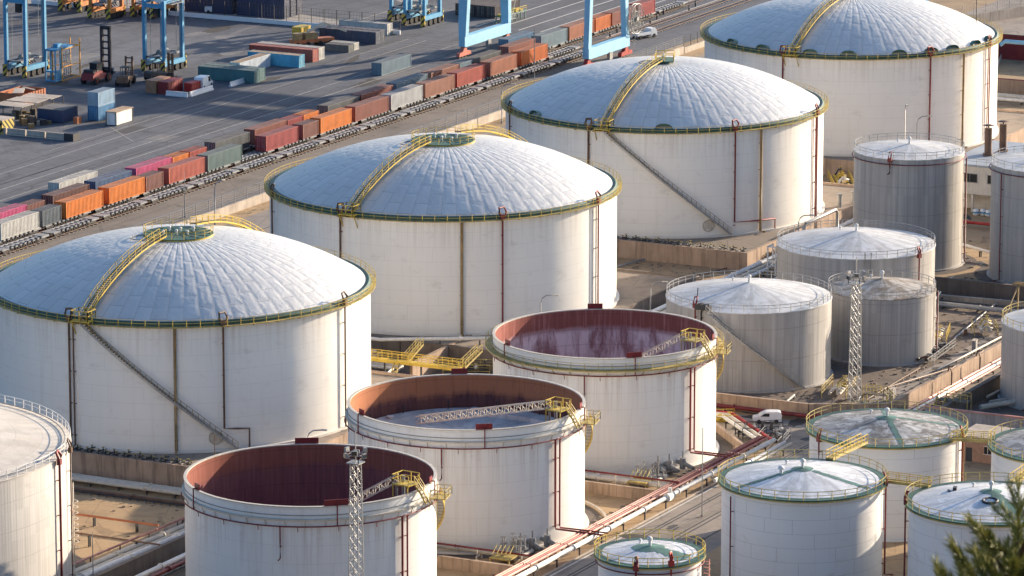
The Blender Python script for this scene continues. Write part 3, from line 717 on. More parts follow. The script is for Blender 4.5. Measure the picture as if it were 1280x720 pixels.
# ------------------------------------------------------------------ railway and containers
def track(y, label):
    t = root('railway_track', (0, y, 0), label, 'railway track', 'parallel railway tracks')
    for s in (-.76, .76):
        b = MB(); b.box(-120, s-.04, .12, 520, s+.04, .28); b.build('rail', M['brownpipe'], t)
    b = MB()
    for k in range(460): b.box(-119+k*1.39, -1.25, .0, -118.76+k*1.39, 1.25, .14)
    tag(b.build('sleeper', M['grey'], t), kind='stuff')
    return t
Y1, Y2, Y0 = 96.85, 102.5, 92.3
track(Y0, 'track carrying the empty flat wagons, closest to the fence')
track(Y1, 'middle track under the loaded container train')
track(Y2, 'track under the second container train on the yard side')

def bogie(b, x):
    for dx in (-.9, .9):
        for s in (-.78, .78): b.wheel((x+dx, s, .62), .46, .14, 'y', 14)
    for s in (-.98, .98): b.box(x-1.5, s-.1, .5, x+1.5, s+.1, .85)
    b.box(x-.3, -.95, .55, x+.3, .95, .9)
WM = paint('wagon_frame_paint', (.33,.33,.34), .3, .7, .7, amt=.45)
def wagon_proto(L=16.4):
    t = bpy.data.objects.new('flat_wagon', None); COL.objects.link(t); h = L/2
    b = MB()
    for s in (-1.15, 1.15): b.box(-h+.5, s-.12, .92, h-.5, s+.12, 1.16)
    for x in (-h+.5, h-.8): b.box(x, -1.3, .9, x+.32, 1.3, 1.17)
    b.box(-h+.7, -.22, .85, h-.7, .22, 1.1)
    for i in range(9):
        x = -h+1.6+i*(L-3.2)/8; b.box(x-.16, -1.03, .95, x+.16, 1.03, 1.13)
    FB = b; FB.k = 1
    for x in (-h+1.2, h-1.2):
        q = MB(); q.box(x-1.1, -1.0, 1.14, x+1.1, 1.0, 1.19); q.build('deck_plate', M['grey'], t)
    for x in (-h+2.6, h-2.6):
        b = MB(); bogie(b, x); b.build('bogie', M['dark'], t)
    b = MB()
    for x in (-h+.2, h-.5):
        for s in (-.85, .85): b.box(x, s-.2, .95, x+.3, s+.2, 1.15)
    b.build('buffer', M['dark'], t)
    b = FB
    for i in range(8):
        x = -h+3.2+i*(L-6.4)/7
        for s in (-1.3, 1.3): b.box(x-.18, s-.12, .95, x+.18, s+.12, 1.3)
    for i in range(11):
        x = -h+4.1+i*(L-8.2)/10
        for s in (-1.29, 1.29): b.box(x-.1, s-.05, .62, x+.1, s+.05, .95)
    b.box(-2.2, -.8, .45, 2.2, .8, .85); b.build('frame', [WM, M['dark']], t)
    return t
proto = wagon_proto(); first = True; WAG = []
wl = [('empty flat wagon waiting in the front row beside the fenced road', Y0, 'empty flat wagons in a row', range(-1, 15)),
      ('flat wagon under the loaded containers of the front train', Y1, 'wagons of the front container train', range(-1, 14)),
      ('flat wagon under the containers of the rear train', Y2, 'wagons of the rear container train', range(-1, 18))]
for lab, y, grp, ks in wl:
    for k in ks:
        x = 90.2+17.0*k+8.5+(0 if y == Y0 else 4.5)
        if y == Y1 and 185 < x < 190: pass
        o = proto if first else copy_tree(proto); first = False
        o.location = (x, y, .0); tag(o, lab, 'wagon', grp); WAG.append((o, x, y))

CM = {}
def cmat(key, c):
    if key not in CM:
        CM[key] = (paint('container_'+key, c, .22, .5, .55, dirt=(.10,.06,.04), amt=.3),
                   paint('container_roof_'+key, tuple(.55*a+.45*b for a, b in zip(c, (.20,.165,.15))), .3, .35, .8, dirt=(.25,.20,.16), amt=.6),
                   paint('container_frame_'+key, sc3(c, .82), .2, 1.0, .6, amt=.3))
    return CM[key]
def container(x, y, z, L, key, c, label, rz=0.0, H=2.75, group=None, W=2.5, name='shipping_container', roofc=None):
    """x, y: the corner of the -x end and -y side before turning; long axis along x (or y when rz)"""
    t = root(name, (x, y, z), label, 'container', group, rz)
    body, roof, frame = cmat(key, c)
    b = MB(); n = int(L/.46); pts = []
    for i in range(n):
        x0 = .12+(L-.24)*i/n; w_ = (L-.24)/n
        pts += [(x0, 0), (x0+w_*.3, 0), (x0+w_*.5, .055), (x0+w_*.8, .055)]
    pts.append((L-.12, 0))
    for s, yb in ((1, .03), (-1, W-.03)):
        vs = [(p, yb+s*q, .12) for p, q in pts]+[(p, yb+s*q, H-.1) for p, q in pts]; N = len(pts)
        b.add(vs, [(i, i+1, N+i+1, N+i) for i in range(N-1)])
    b.add([(L-.04, .1, .1), (L-.04, W-.1, .1), (L-.04, W-.1, H-.1), (L-.04, .1, H-.1)], [(0,1,2,3)])
    b.add([(.1,.1,.14), (L-.1,.1,.14), (L-.1,W-.1,.14), (.1,W-.1,.14)], [(3,2,1,0)])
    b.build('body', body, t)
    b = MB(); m_ = 10
    for i in range(m_*2):
        x0 = .1+(L-.2)*i/(m_*2); x1 = .1+(L-.2)*(i+1)/(m_*2); zz = H-.06+(.03 if i % 2 else 0)
        b.add([(x0, .08, zz), (x1, .08, zz), (x1, W-.08, zz), (x0, W-.08, zz)], [(0,1,2,3)])
    b.build('roof', roof if roofc is None else roofc, t)
    b = MB()
    for xx in (0, L-.14):
        for yy in (0, W-.14): b.box(xx, yy, 0, xx+.14, yy+.14, H)
    for yy in (.0, W-.1):
        b.box(.14, yy, H-.14, L-.14, yy+.1, H-.02); b.box(.14, yy, 0, L-.14, yy+.1, .16)
    for xx in (.0, L-.1): b.box(xx, .14, H-.14, xx+.1, W-.14, H-.015); b.box(xx, .14, .005, xx+.1, W-.14, .16)
    b.build('frame', frame, t)
    for k in (0, 1):
        b = MB(); y0 = .16+k*(W/2-.15); y1 = y0+W/2-.19
        b.box(.05, y0, .18, .10, y1, H-.16)
        d = b.build('door', body, t); b = MB()
        for f in (.3, .7):
            yy = y0+(y1-y0)*f; b.beam((.03, yy, .2), (.03, yy, H-.18), .045); b.beam((.03, yy, 1.1), (.03, yy+.2, 1.0), .05)
        b.build('lock_bar', M['galv'], d)
    return t
OR=(.72,.20,.025); RB=(.33,.085,.055); BR=(.22,.085,.07); DB=(.13,.05,.045); RED=(.42,.075,.055); TG=(.12,.19,.19); SL=(.10,.13,.155)
WH=(.56,.55,.51); PK=(.55,.07,.20); BL=(.055,.12,.24); BG=(.17,.25,.30); DG=(.11,.12,.125); TAN=(.42,.19,.12); CR=(.30,.04,.05)
row1 = [(97.8,12.6,'white',WH,'dirty white container, first on the front train before the slate one'),
 (111.6,6.3,'slate',SL,'short slate blue container between the dirty white and orange ones'),
 (119.6,12.8,'orange',OR,'bright orange container next to the short slate container'),
 (134.6,12.6,'orange',OR,'bright orange container next to a short brown container, front train'),
 (147.7,6.3,'brown',BR,'short brown container between bright orange and faded red containers'),
 (156.0,13.3,'fadedred',(.46,.10,.07),'faded red container beside the grey-green container on the front train'),
 (170.5,13.0,'teal',TG,'grey-green container before the gap with an empty wagon'),
 (192.9,12.7,'crimson',(.36,.055,.06),'dark red container just after the gap in the front train'),
 (207.6,6.3,'brown',BR,'short brown container between the dark red and lone orange containers'),
 (214.8,12.8,'orange',OR,'orange container between two brown ones in the front train middle'),
 (229.2,14.0,'brownred',(.27,.085,.065),'brown container between orange and pale grey containers'),
 (244.4,13.7,'palegrey',(.46,.47,.47),'pale grey container standing between two brown containers'),
 (259.4,13.0,'tanbrown',(.35,.15,.10),'light brown container beyond the pale grey one'),
 (273.6,12.8,'brick',RED,'brick red container partly shaded by the crane leg'),
 (288.6,12.6,'tanred',(.42,.15,.085),'rust coloured container one before the end of the front train'),
 (303.4,12.6,'orangered',(.62,.15,.03),'orange-red container at the tail of the front train')]
GC1, GC2 = 'containers on the front train', 'containers on the rear train'
for x, L, k, c, lab in row1: container(x, 95.62, 1.2, L, k, c, lab, group=GC1, H=3.05 if L > 7 else 2.9)
row2 = [(102.2,13.0,'pink',PK,'pink container behind the dirty white one on the rear train',2.75),
 (115.4,5.9,'brown',BR,'short low brown container between pink and dark brown, rear train',2.5),
 (124.0,12.7,'darkbrown',DB,'dark brown container behind the first orange container',2.75),
 (138.9,12.9,'navy',BL,'navy blue container behind the second orange container',2.75),
 (153.4,13.2,'pink',PK,'pink container behind the short brown one, beyond the navy one',2.75),
 (166.9,6.0,'orange',OR,'short low orange container next to the second pink container',2.55),
 (173.4,6.3,'brick',RED,'short low brick container behind the grey-green container',2.55),
 (183.0,13.2,'darkslate',DG,'dark slate container beside the gap of the front train',2.75),
 (198.3,12.9,'brownred',(.27,.085,.065),'brown container behind the dark red one on the rear train',2.75),
 (211.6,6.1,'crimson',(.36,.055,.06),'short low red container behind the short brown one',2.5),
 (218.0,6.1,'orange',OR,'short low orange container behind the lone front orange one',2.5),
 (227.9,13.3,'darkslate',DG,'dark slate container behind the middle brown container',2.75),
 (241.9,13.6,'brownred',(.27,.085,.065),'brown container behind the pale grey one, in crane shade',2.75),
 (257.2,13.8,'bluegrey',BG,'blue-grey container behind the light brown one',2.75),
 (272.6,12.6,'tanbrown',(.35,.15,.10),'light brown container behind the brick red one',2.6),
 (285.6,5.9,'bluegrey',BG,'short blue-grey container under the far crane wheels',2.6),
 (291.8,12.9,'darkslate',DG,'dark grey container behind the rust coloured one',2.6),
 (308.4,12.9,'brownred',(.27,.085,.065),'brown container behind the tail of the front train',2.75),
 (324.2,12.8,'steelblue',BG,'ribbed steel blue container alone between the crane legs',2.75),
 (338.2,12.4,'tanred',(.42,.15,.085),'rust container beside the steel blue one, behind a crane leg',2.75),
 (351.5,7.6,'orangered',(.62,.15,.03),'short orange-red container between the two near crane legs',2.75),
 (360.0,12.2,'brownred',(.27,.085,.065),'brown container passing behind the crane leg with cable reel',2.75),
 (373.6,9.0,'crimson',(.36,.055,.06),'red container at the far tail of the rear train',2.75)]
for x, L, k, c, lab, H in row2: container(x, 101.27, 1.2, L, k, c, lab, group=GC2, H=H+.25)
# each wagon is told apart by the container on or beside it
used = set()
def shorten(l):
    for cut in (' between', ' next to', ' beside', ' behind', ' before', ' just', ' standing', ' partly', ' one before', ' alone', ' passing', ' under', ' at the', ' beyond', ', first'):
        pass
    return ' '.join(l.split()[:11]).rstrip(',')
for o, x, y in WAG:
    rows = row1 if y != Y2 else row2
    for d_, r in sorted((abs(r[0]+r[1]/2-x), r[4]) for r in rows):
        q = ('empty flat wagon alongside the ' if y == Y0 else 'flat wagon under the ')+shorten(r)
        if d_ < 13 and q not in used: used.add(q); o['label'] = q; break
    else:
        q = ('empty flat wagon' if y == Y0 else 'uncovered flat wagon')+(' trailing beyond the crane on the front track' if y == Y0 else ' at the gap of the front train' if y == Y1 else ' at the far end of the rear train'); o['label'] = q
# yard containers
GY = 'containers standing on the yard'
container(141.0, 110.6, .01, 13.6, 'cream', (.62,.61,.56), 'long white container on the ground behind the train', group=GY)
container(324.6, 109.6, .01, 12.6, 'blue', (.08,.20,.34), 'blue container on the ground beside the far crane wheels', group=GY)
container(285.0, 119.9, .01, 13.4, 'bluegrey', BG, 'blue-grey container alone on the open yard', group=GY)
def ycont(x, y, L, key, c, label, H=2.7, z=.01, roofc=None):   # doors towards -y
    return container(x+2.5, y, z, L, key, c, label, pi/2, H, GY, roofc=roofc)
RUSTROOF = paint('rusty_roof_sheet', (.42,.30,.20), .4, .4, .8, dirt=(.20,.10,.05), amt=.7)
ycont(264.2, 139.5, 13.8, 'tealdark', (.07,.19,.20), 'dark teal container whose twin stands tight beside it')
ycont(267.0, 139.8, 13.6, 'tealdark', (.07,.19,.20), 'dark teal container next to the bright blue one')
ycont(285.6, 140.6, 12.8, 'skyblue', (.10,.42,.62), 'bright blue container with rusty roof on the yard', roofc=RUSTROOF)
container(271.5, 147.2, .01, 13.2, 'pale', (.60,.66,.70), 'pale blue container with rusty tan roof behind the teal pair', group=GY, roofc=RUSTROOF)
ycont(293.3, 141.5, 16, 'brick', RED, 'brick red container with its doors facing the crane')
ycont(296.2, 141.6, 15.6, 'white', WH, 'off-white container tight beside the brick red one')
ycont(320.2, 140.5, 14.4, 'navygrey', (.05,.07,.12), 'dark navy container on the yard, next to another')
ycont(322.9, 141.0, 14.2, 'navygrey', (.05,.07,.12), 'dark navy container whose roof is dusty grey')
ycont(331.4, 143.7, 12.4, 'white', WH, 'off-white container with yellow corner posts beyond the navy pair')
ycont(307.8, 140.6, 6.0, 'darkslate', DG, 'low dark box beside the red container', 1.6)
ycont(310.6, 140.9, 6.0, 'white', WH, 'low whitish box with worn end panel', 1.6)
# box stack and the small white cabin
container(212.0, 145.9, .01, 6.4, 'cyanblue', (.07,.24,.44), 'lower blue box of the two-high stack', group=GY, H=2.9, W=2.6)
container(212.0, 145.9, 2.93, 6.4, 'lightblue', (.30,.45,.58), 'pale blue box on top of the two-high stack', group=GY, H=2.9, W=2.6)
t = root('site_cabin', (208.6, 139.6, .01), 'small white cabin with dark corner posts, alone on the yard', 'cabin')
b = MB(); b.box(.1, .1, .15, 6.5, 2.4, 2.75); b.build('body', paint('cabin_panel', (.72,.71,.66), .12, .8), t)
b = MB()
for xx in (0, 6.45):
    for yy in (0, 2.35): b.box(xx, yy, 0, xx+.16, yy+.16, 2.8)
for yy in (0.02, 2.37): b.box(.16, yy, 0.01, 6.45, yy+.12, .16)
b.build('frame', M['dark'], t)
b = MB(); b.box(-.05, -.05, 2.76, 6.65, 2.55, 2.9); b.build('roof', RUSTROOF, t)
b = MB(); b.box(.06, .5, .2, .10, 1.5, 2.3); b.build('door', M['vehicle'], t)
# small boxes at the back
def box_thing(name, x, y, z, dx, dy, dz, m, label, cat, rz=0.0, cap=None, ribs=6):
    t = root(name, (x, y, z), label, cat, None, rz)
    b = MB(); b.box(0, 0, .1, dx, dy, dz)
    for i in range(ribs): b.box(dx*(i+.3)/ribs, -.04, .12, dx*(i+.6)/ribs, 0.0, dz-.08)
    b.build('body', m, t)
    b = MB(); b.box(-.05, -.07, dz, dx+.05, dy+.05, dz+.1); b.box(-.04, -.06, 0, dx+.04, dy+.04, .1)
    b.build('rim', cap or m, t); return t
box_thing('shipping_crate', 244.5, 151.9, .01, 6, 2.5, 2.6, paint('brown_box', (.36,.19,.11), .3), 'orange-brown metal box beside the red box at the forklifts', 'crate')
box_thing('shipping_crate', 244.5, 148.9, .01, 6, 2.5, 2.5, M['redb'], 'dark red metal box behind the white road barriers', 'crate')
box_thing('shipping_crate', 249.7, 146.3, .01, 5.5, 1.8, 1.7, M['brightred'], 'long low red box beside the parked white van', 'crate')
box_thing('shipping_crate', 207.2, 148.0, .01, 1.6, 1.0, 1.2, M['orangep'], 'tiny orange-red box at the foot of the blue stack', 'crate', ribs=3)
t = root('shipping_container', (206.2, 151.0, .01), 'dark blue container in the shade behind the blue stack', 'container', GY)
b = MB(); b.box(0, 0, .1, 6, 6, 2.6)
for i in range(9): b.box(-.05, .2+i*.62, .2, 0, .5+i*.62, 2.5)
b.build('body', paint('dark_blue_container', (.035,.06,.13), .2), t)  # dark blue is the body's own paint
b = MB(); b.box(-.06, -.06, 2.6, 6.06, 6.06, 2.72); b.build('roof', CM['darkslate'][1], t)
# open orange skip with boards
t = root('open_skip', (219.5, 168.8, .01), 'open orange skip with planks laid over it', 'skip')
b = MB(); b.box(0, 0, 0, 8.6, .12, 2.4); b.box(0, 6, 0, 8.6, 6.12, 2.4); b.box(0, .12, 0, .12, 6, 2.4); b.box(8.48, .12, 0, 8.6, 6, 2.4); b.box(.12, .12, .02, 8.48, 6, .2)
for i in range(8): b.box(.5+i*1.05, -.1, .05, .75+i*1.05, 0, 2.4)
b.build('body', M['orangep'], t)
b = MB(); b.cbox((3, 3, 2.5), (6, 2.2, .12), .5); b.cbox((6, 2.5, 2.55), (4, .6, .12), 1.2); b.build('plank', M['concl'], t)
# canopy with pallets below
t = root('open_shed', (205, 160, .01), 'low open shed with pale roof sheets over pallets', 'shed')
b = MB()
for i in range(5):
    for yy in (0, 7): b.beam((i*4, yy, 0), (i*4, yy, 2.6), .15)
b.build('post', M['dark'], t)
for k in range(3):
    b = MB(); b.cbox((2.4+5.2*k, 3.5, 2.75+.08*(k % 2)), (4.6, 7.4, .1), .04*k); b.build('roof_sheet', M['concl'], t)
for k in range(14):
    x, y = 200+random.uniform(0, 12), 150+random.uniform(2, 12)
    if x > 205.5 and y < 158: x -= 6
    t = root('pallet_stack', (x, y, .01), 'stack of worn pallets and scrap near the open shed', 'pallets', 'pallets and scrap near the open shed', random.uniform(0, 3))
    b = MB(); h = random.randint(3, 9)
    for i in range(h):
        b.box(0, 0, i*.2, 1.2, 1.0, i*.2+.03); b.box(0, 0, i*.2+.14, 1.2, 1.0, i*.2+.17)
        for q in (0, .5, .9): b.box(.02, q, i*.2+.03, 1.18, q+.1, i*.2+.14)
    b.build('boards', random.choice([M['rustp'], M['concd'], M['dark'], M['cream']]), t)
# striped block
n = NT('hazard_stripes'); o_ = n.obj(); x_, y_, z_ = n.sep(o_)[:3]
HAZ = n.fin(n.mix(n.math('GREATER_THAN', n.math('FRACT', n.math('MULTIPLY', n.math('ADD', n.math('ADD', x_, y_), z_), .75)), .5), (.55,.38,.05), (.03,.03,.03)), .7)
t = root('barrier_block', (190.5, 155.3, .01), 'black and yellow striped block on the yard', 'barrier')
b = MB(); b.box(0, 0, 0, 4.4, 6, 2.7); b.build('body', HAZ, t); b = MB(); b.box(-.1, -.1, 2.7, 4.5, 6.1, 2.85); b.build('cap', M['concl'], t)
t = root('concrete_beam', (190.6, 139.6, .01), 'long low grey concrete barrier with dark end block', 'barrier')
b = MB()
for i in range(5):
    b.extr([(-.1+0, 0), (1.0, 0), (.75, .5), (.65, 1.3), (.25, 1.3), (.15, .5)], 1.2+i*4.6, 5.5+i*4.6)
b.build('barrier_length', M['concl'], t); b = MB(); b.box(-.3, -1.2, 0, 2.2, 1.0, 1.5); b.build('end_block', M['dark'], t)
for (x, y, L, r, lab) in ((244.0, 143.7, 5.2, 1.57, 'white road barrier length standing endwise below the dark red box'), (244.6, 143.3, 9.2, 0.0, 'longest white road barrier, in front of the low red box'), (258.6, 141.8, 6.0, 0.0, 'white road barrier length in front of the dark teal containers')):
    t = root('road_barrier', (x, y, .01), lab, 'barrier', 'white road barriers', r)
    b = MB(); b.box(0, 0, 0, L, .6, .35); b.extr([(0, .35), (L, .35), (L, 1.05), (0, 1.05)], .2, .42); b.build('body', M['vehicle'], t)
# ------------------------------------------------------------------ machines and vehicles
def van(x, y, rz, label, L=4.4, W=1.75, H=1.8, paintm='vehicle', z=.02, cat='van'):
    t = root('parked_van', (x, y, z), label, cat, None, rz); h = L/2
    side = [(-h+.05, .3), (h-.15, .3), (h, .5), (h, .78), (h-.12, .95), (h-.85, 1.12), (h-1.25, 1.45), (h-1.7, H-.12), (h-2.0, H-.02), (h-2.6, H+.03), (-h+.5, H), (-h+.12, H-.12), (-h, H-.5)]
    b = MB(); b.extr(side, -W/2, W/2); b.build('body', M[paintm], t)
    b = MB()
    for s in (-1, 1):
        y_ = s*(W/2+.012); b.add([(h-1.15, y_, 1.12), (h-1.75, y_, H-.22), (h-2.5, y_, H-.2), (h-2.5, y_, 1.1)], [(0,1,2,3)])
    b.add([(h-1.0+.015, -W/2+.12, 1.14), (h-1.0+.015, W/2-.12, 1.14), (h-1.72, W/2-.18, H-.15), (h-1.72, -W/2+.18, H-.15)], [(0,1,2,3)])
    b.build('window', M['glass'], t)
    for dx in (-h+.85, h-.9):
        for s in (-1, 1):
            b = MB(); b.wheel((dx, s*(W/2-.08), .33), .33, .22); b.build('wheel', M['rubber'], t)
    b = MB(); b.box(h-.12, -W/2+.05, .62, h+.01, -W/2+.35, .85); b.box(h-.12, W/2-.35, .62, h+.01, W/2-.05, .85); b.build('headlight', M['galv'], t)
    b = MB(); b.box(-h-.015, -W/2+.04, .8, -h+.02, -W/2+.16, 1.3); b.box(-h-.015, W/2-.16, .8, -h+.02, W/2-.04, 1.3); b.build('tail_light', M['brightred'], t)
    return t
van(41.6, -79.2, rad(118), 'small white van parked on the cross road beside the pump skid')
van(256.2, 147.2, rad(8), 'white van parked behind the jersey barriers', 5.6, 2.0, 2.4)
van(342.5, 195.3, rad(-60), 'white car beyond the terminal fence', 4.4, 1.8, 1.5, cat='car')
# flat truck beyond the near crane legs
t = root('utility_truck', (355.2, 91.0, .02), 'white service truck with open bed near the cable reel', 'truck', None, rad(-18))
b = MB(); b.extr([(1.2, .5), (3.2, .5), (3.2, 1.3), (2.6, 2.1), (1.2, 2.1)], -1, 1); b.build('cab', M['vehicle'], t)
b = MB(); b.box(-3.2, -1, .8, 1.1, 1, 1.0); b.box(-3.2, -1, 1.0, 1.1, -.92, 1.5); b.box(-3.2, .92, 1.0, 1.1, 1, 1.5); b.box(-3.2, -.92, 1.0, -3.1, .92, 1.5); b.build('bed', M['vehicle'], t)
b = MB(); b.box(-2.4, -.6, 1.05, -.4, .6, 1.6); b.build('load', M['grey'], t)
for dx in (-2.2, 2.2):
    for s in (-1, 1):
        b = MB(); b.wheel((dx, s*.9, .45), .45, .28); b.build('wheel', M['rubber'], t)
b = MB(); b.add([(2.62, -.9, 2.05), (2.62, .9, 2.05), (3.15, .9, 1.38), (3.15, -.9, 1.38)], [(0,1,2,3)]); b.build('window', M['glass'], t)

def carrier(x, y, label, H=15.2, L=8.6, W=4.9, pm='blue', rz=0.0, group='straddle carriers on the yard'):
    t = root('straddle_carrier', (x, y, .02), label, 'straddle carrier', group, rz); P = M[pm]
    for s in (0, W):
        b = MB(); b.box(0, s-.45, 1.5, L, s+.45, 2.5); b.build('side_beam', P, t)
        for i in range(4):
            b = MB(); b.wheel((.9+i*(L-1.8)/3, s, .78), .78, .55, 'y', 18); b.build('wheel', M['rubber'], t)
        b = MB()
        for i in range(4): b.beam((.9+i*(L-1.8)/3, s+.4, .8), (.9+i*(L-1.8)/3, s+.4, 1.6), .2)
        b.build('wheel_fork', P, t)
        for x0 in (.5, L-.6):
            b = MB(); b.box(x0-.38, s-.36, 2.5, x0+.38, s+.36, H); b.build('leg', P, t)
        for x0 in (-.35, L+.02):
            b = MB(); b.box(x0, s-.5, .25, x0+.33, s+.5, 2.7); b.build('bumper', HAZ, t)
        b = MB(); b.box(.2, s-.3, H, L-.2, s+.3, H+.7); b.build('top_beam', P, t)
    for x0 in (.5, L-.6):
        b = MB(); b.box(x0-.35, .3, H-.9, x0+.35, W-.3, H-.1); b.build('cross_beam', P, t)
    b = MB(); b.cbox((L/2, W/2, H+.6), (3.2, W-.8, 1.1)); b.cbox((L*.25, W*.4, H+.9), (1.2, 1.6, 1.6)); b.build('engine_deck', M['vehicle'], t)
    b = MB(); b.box(L-1.7, W+.4, H-4.2, L-.3, W+1.7, H-2.2); b.build('cab', M['glass'], t)
    # spreader, hanging low between the legs
    zs = 3.3; b = MB(); b.box(-.4, .9, zs, L+.4, 1.3, zs+.35); b.box(-.4, W-1.3, zs, L+.4, W-.9, zs+.35); b.box(-.4, .9, zs, 0, W-.9, zs+.4); b.box(L, .9, zs, L+.4, W-.9, zs+.4)
    b.cbox((L/2, W/2, zs+.6), (3.2, 2.0, .7)); b.cbox((L*.3, W/2, zs+.9), (.8, .8, .9)); b.cbox((L*.72, W/2+.5, zs+.8), (.9, .5, .7))
    b.build('spreader', M['grey'], t)
    for x0 in (1.2, L-1.2):
        for s in (1.1, W-1.1):
            b = MB(); b.beam((x0, s, zs+.3), (x0+random.uniform(-.3, .3), s, H), .07); b.build('hoist_cable', M['grey'], t)
    b = MB()
    for s in (.15, W-.15):
        for i in range(30): b.beam((L-1.15, s-.2, 2.6+i*.42), (L-1.15, s+.2, 2.6+i*.42), .05)
        for q in (-.2, .2): b.beam((L-1.15, s+q, 2.5), (L-1.15, s+q, H), .06)
    b.box(L*.3, -.75, H-.4, L*.9, -.1, H-.3); b.rail((L*.3, -.75, H-.3), (L*.9, -.75, H-.3), 1.0, 1.0); b.build('ladder', M['galv'], t)
    b = MB()
    for i in range(26): b.beam((.9, -.45, 2.6+i*.45), (.9, -.05-.45+.0, 2.6+i*.45), .05)
    for q in range(6): b.tube([(L*.15+q*.9, W*.2, 2.6), (L*.15+q*.9+.4, W*.45, 3.0+.3*(q % 3)), (L*.15+q*.9+.9, W*.7, 2.6)], .12, 5)
    b.build('hydraulic_hose', M['dark'], t)
    return t
carrier(247.6, 186.4, 'blue straddle carrier beside the orange and blue steel frame', 17.0)
carrier(266.0, 163.0, 'blue straddle carrier standing behind the forklifts', 15.0)
carrier(345.5, 142.0, 'blue straddle carrier near the off-white container', 15.0)
carrier(349.0, 147.5, 'blue straddle carrier tucked behind another by the fence', 15.0)
carrier(327.5, 222.5, 'orange straddle carrier by the far wall, fully in sun', 13.0, 10.5, 5.2, 'orange')
carrier(327.5, 203.0, 'orange straddle carrier by the wall behind the middle blue one', 13.0, 10.0, 5.2, 'orange')
carrier(321.5, 211.0, 'dusty orange straddle carrier with its spreader lowered', 12.0, 6.5, 5.0, 'orange')

# orange and blue steel test frame
t = root('spreader_rack', (247.0, 177.4, .02), 'tall orange and blue steel rack beside the straddle carrier', 'steel rack')
b = MB()
for xx in (1.2, 8.4): 
    for yy in (0, 2.4): b.beam((xx, yy, 0), (xx, yy, 8.2 if xx > 2 else 7.4), .22)
for yy in (0, 2.4):
    for zz in (.15, 3.0, 6.8): b.beam((1.2, yy, zz), (8.4, yy, zz), .2)
for xx in (1.2, 8.4): b.beam((xx, 0, 6.8), (xx, 2.4, 6.8), .2); b.beam((xx, 0, .15), (xx, 2.4, .15), .2)
b.build('orange_frame', paint('rack_orange_paint', (.66,.30,.05), .2), t)
b = MB()
for xx in (-1.4, .6):
    for yy in (0, 2.4): b.beam((xx, yy, .3), (xx, yy, 7.2), .26)
for zz in (.4, 2.4, 7.0):
    for yy in (0, 2.4): b.beam((-1.4, yy, zz), (.6, yy, zz), .3)
    b.beam((-1.4, 0, zz), (-1.4, 2.4, zz), .3)
b.box(-1.45, 0, .4, .65, .1, 2.6); b.box(-1.5, 0, 6.8, 6.2, 2.4, 7.2); b.cbox((1.5, 1.2, 7.6), (1.8, 1.2, .8)); b.build('blue_frame', M['blue'], t)
b = MB()
for i in range(5): b.beam((3.2+i*.8, 1.2, .3), (3.2+i*.8, 1.2, 6.0-.7*(i % 2)), .12)
for i in range(4): b.beam((3.0, 1.2, 1.2+i*1.3), (7.0, 1.2, 1.2+i*1.3), .12)
b.build('inner_lattice', M['grey'], t)

# empty-container handler with tall mast, and a heavy forklift
t = root('container_handler', (250.5, 170.3, .02), 'dark red container handler with very tall black mast', 'forklift')
b = MB(); b.extr([(-3.6, .9), (3.4, .9), (3.4, 1.7), (.5, 1.9), (.2, 2.6), (-3.0, 2.5), (-3.6, 2.0)], -1.5, 1.5); b.build('chassis', paint('handler_red', (.28,.045,.05), .3), t)
b = MB(); b.box(-1.2, -.9, 2.4, .9, .9, 4.2); b.build('cab', M['glass'], t)
b = MB(); b.box(-1.3, -1, 4.2, 1.0, 1, 4.35); b.box(-3.2, -1.2, 2.5, -2.0, 1.2, 3.1); b.build('canopy', M['dark'], t)
for xx, rr in ((2.4, .95), (-2.6, .8)):
    for s in (-1.5, 1.5):
        b = MB(); b.wheel((xx, s, rr), rr, .7, 'y', 18); w_ = b.build('wheel', M['rubber'], t)
        b = MB(); b.wheel((xx, s*1.12, rr), rr*.5, .5, 'y', 14); b.build('rim', M['redb'], w_)
mm = paint('mast_black', (.035,.03,.04), .2)
b = MB()
for s in (-.95, .95): b.box(3.7, s-.28, .4, 4.3, s+.28, 11.2)
for i in range(8): b.box(3.75, -.7, 1.0+i*1.4, 4.2, .7, 1.3+i*1.4)
b.box(3.7, -1.2, 11.0, 4.3, 1.2, 11.6); b.build('mast', mm, t)
b = MB(); b.box(4.3, -2.2, 1.4, 4.9, 2.2, 1.9); b.box(4.3, -1.6, 1.0, 4.8, 1.6, 2.6); b.build('carriage', M['grey'], t)
